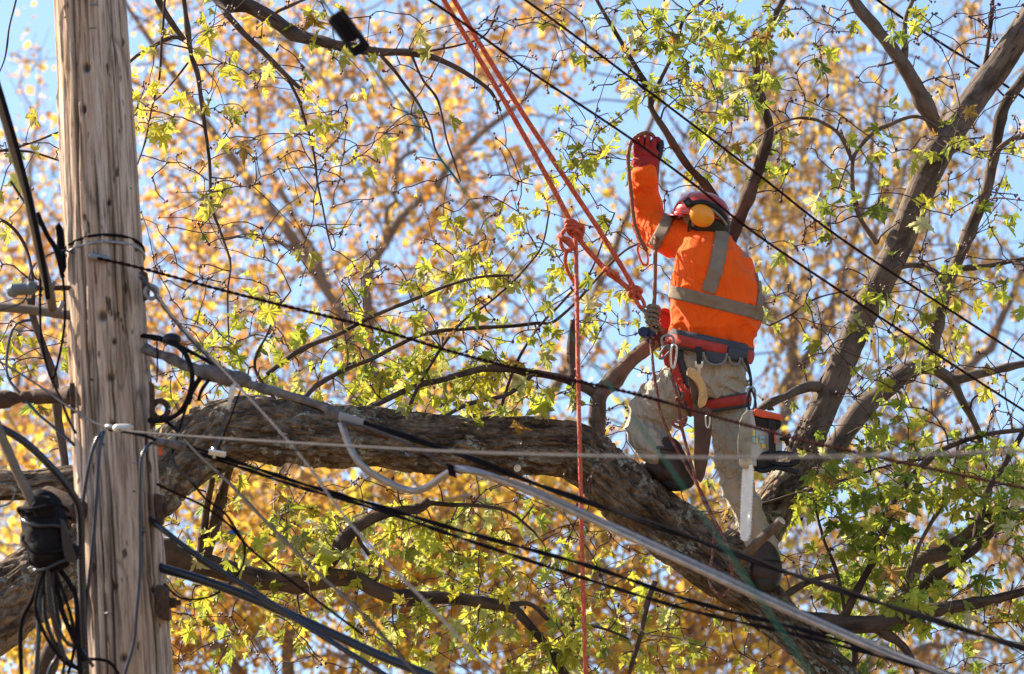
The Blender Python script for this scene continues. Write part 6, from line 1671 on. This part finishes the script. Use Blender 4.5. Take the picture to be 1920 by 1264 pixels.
# ================================================================== chainsaw hanging from the harness
cs = thing('chainsaw', tuple(PW(1420, 870, -.25)), 'grey and red chainsaw hanging bar down from the harness', 'chainsaw')
D = W0 - .30
solid('engine_housing', [(1404, 770), (1413, 768), (1418, 800), (1440, 808), (1466, 806), (1467, 846), (1441, 852), (1426, 874), (1411, 876), (1404, 862)], D, 0.12, MT['sawgrey'], cs, 0.008, 3, tilt=(.25, 0))
solid('side_cover', [(1404, 768), (1407, 770), (1407, 866), (1410, 876), (1393, 879), (1385, 871), (1385, 830), (1388, 792), (1394, 778)], D - .012, 0.10, MT['sawside'], cs, 0.01, 3, tilt=(-.5, 0))
solid('sprocket_cover', [(1386, 862), (1410, 858), (1413, 874), (1396, 880), (1387, 874)], D - .022, 0.06, MT['sawcream'], cs, 0.006, 3)
solid('top_cover', [(1413, 770), (1418, 766), (1464, 777), (1468, 781), (1467, 789), (1428, 783), (1414, 779)], D - .02, 0.14, MT['sawred'], cs, 0.006, 3)
solid('air_filter', [(1414, 778), (1428, 783), (1466, 789), (1465, 800), (1457, 807), (1432, 803), (1418, 800)], D - .008, 0.12, MT['blackplas'], cs, 0.008, 3)
solid('front_handle', [(1441, 784), (1454, 788), (1455, 846), (1449, 872), (1440, 866), (1442, 842)], D - .03, 0.03, MT['blackplas'], cs, 0.006, 3)
solid('brake_flag', [(1451, 812), (1456, 813), (1456, 832), (1452, 831)], D - .034, 0.012, MT['sawred'], cs, 0.002)
solid('lower_body', [(1418, 862), (1430, 848), (1452, 843), (1456, 868), (1448, 878), (1420, 880)], D - .012, 0.08, MT['blackplas'], cs, 0.008, 3)
MB().tube(crom(PA([(1438, 858, D - .02), (1452, 851, D - .02), (1475, 851, D), (1492, 857, D + .02), (1496, 864, D + .03), (1482, 871, D + .02), (1460, 871, D), (1446, 868, D - .01)]), 40), S(5), 12).build('rear_handle', MT['blackplas'], cs)
MB().tube(crom(PA([(1414, 878, D), (1433, 883, D - .02), (1453, 877, D - .02), (1478, 882, D), (1497, 887, D + .02)]), 30), S(4.5), 12).build('handle_bar', MT['blackplas'], cs)
solid('throttle_lever', [(1462, 821), (1472, 818), (1480, 812), (1484, 815), (1480, 824), (1480, 834), (1475, 838), (1471, 828), (1463, 826)], D, 0.015, MT['blackplas'], cs, 0.003)
solid('choke_knob', [(1438, 766), (1442, 762), (1450, 764), (1452, 770), (1440, 770)], D + .03, 0.03, MT['rust'], cs, 0.003)
for (x0, y0, x1, y1, mt) in ((1411, 806, 1416, 817, 'sticky'), (1411, 818, 1416, 830, 'stickb'), (1417, 807, 1421, 819, 'stickb'), (1417, 820, 1421, 831, 'sticky'), (1424, 817, 1434, 823, 'stickb'), (1424, 824, 1434, 831, 'stickb'), (1428, 832, 1436, 840, 'sticky')):
    solid('warning_sticker', [(x0, y0), (x1, y0 + 1), (x1, y1 + 1), (x0, y1)], D - .006 + .25 * S((x0 + x1) / 2 - 1432), 0.003, MT[mt], cs, 0.0003, 1, tilt=(.25, 0))
bar = solid('guide_bar', [(1395, 872), (1411, 872), (1410, 905), (1408, 940), (1406, 985), (1404, 1004), (1399, 1013), (1392, 1012), (1389, 1003), (1390, 960), (1392, 910)], D - .005, 0.008, MT['sawbar'], cs, 0.001, 1, tilt=(-1.4, 0))
lk = MB()
edge = crom(np.array([(1394, 880, 0), (1392, 910, 0), (1390, 960, 0), (1389, 1002, 0), (1393, 1012, 0), (1400, 1013, 0), (1405, 1003, 0), (1407, 975, 0), (1409, 930, 0), (1411, 880, 0)], float), 92)
for k, (x, y, _) in enumerate(edge):
    s = 2.5 if k % 2 else 1.4
    c = P(x, y, D - .003 - 1.4 * S(x - 1400))
    b = np.array([[i, j, l] for i in (-1, 1) for j in (-1, 1) for l in (-1, 1)], float)
    vv = c + b[:, :1] * rgt * S(s) + b[:, 1:2] * upv * S(1.2) + b[:, 2:] * fwd * 0.004
    lk.add(vv, [[0, 1, 3, 2], [4, 6, 7, 5], [0, 4, 5, 1], [2, 3, 7, 6], [0, 2, 6, 4], [1, 5, 7, 3]])
tag(lk.build('chain', MT['sawbar'], cs, False), kind='stuff')
tag(MB().tube(crom([PW(1398, 672, -.12), PW(1406, 700, -.16), (PW(1408, 726, -.19)), PW(1402, 750, -.22), PW(1404, 768, -.26)], 24), 0.006, 8).build('saw_strap', MT['webblack']), 'black cord from the harness to the chainsaw', 'strap')
tag(MB().tube(crom([PW(1408, 726, -.19), PW(1416, 750, -.22), PW(1417, 768, -.24), PW(1412, 776, -.27)], 24), 0.004, 8).build('saw_strap', MT['webblack']), 'thin black cord beside the dark carabiner above the chainsaw', 'strap')
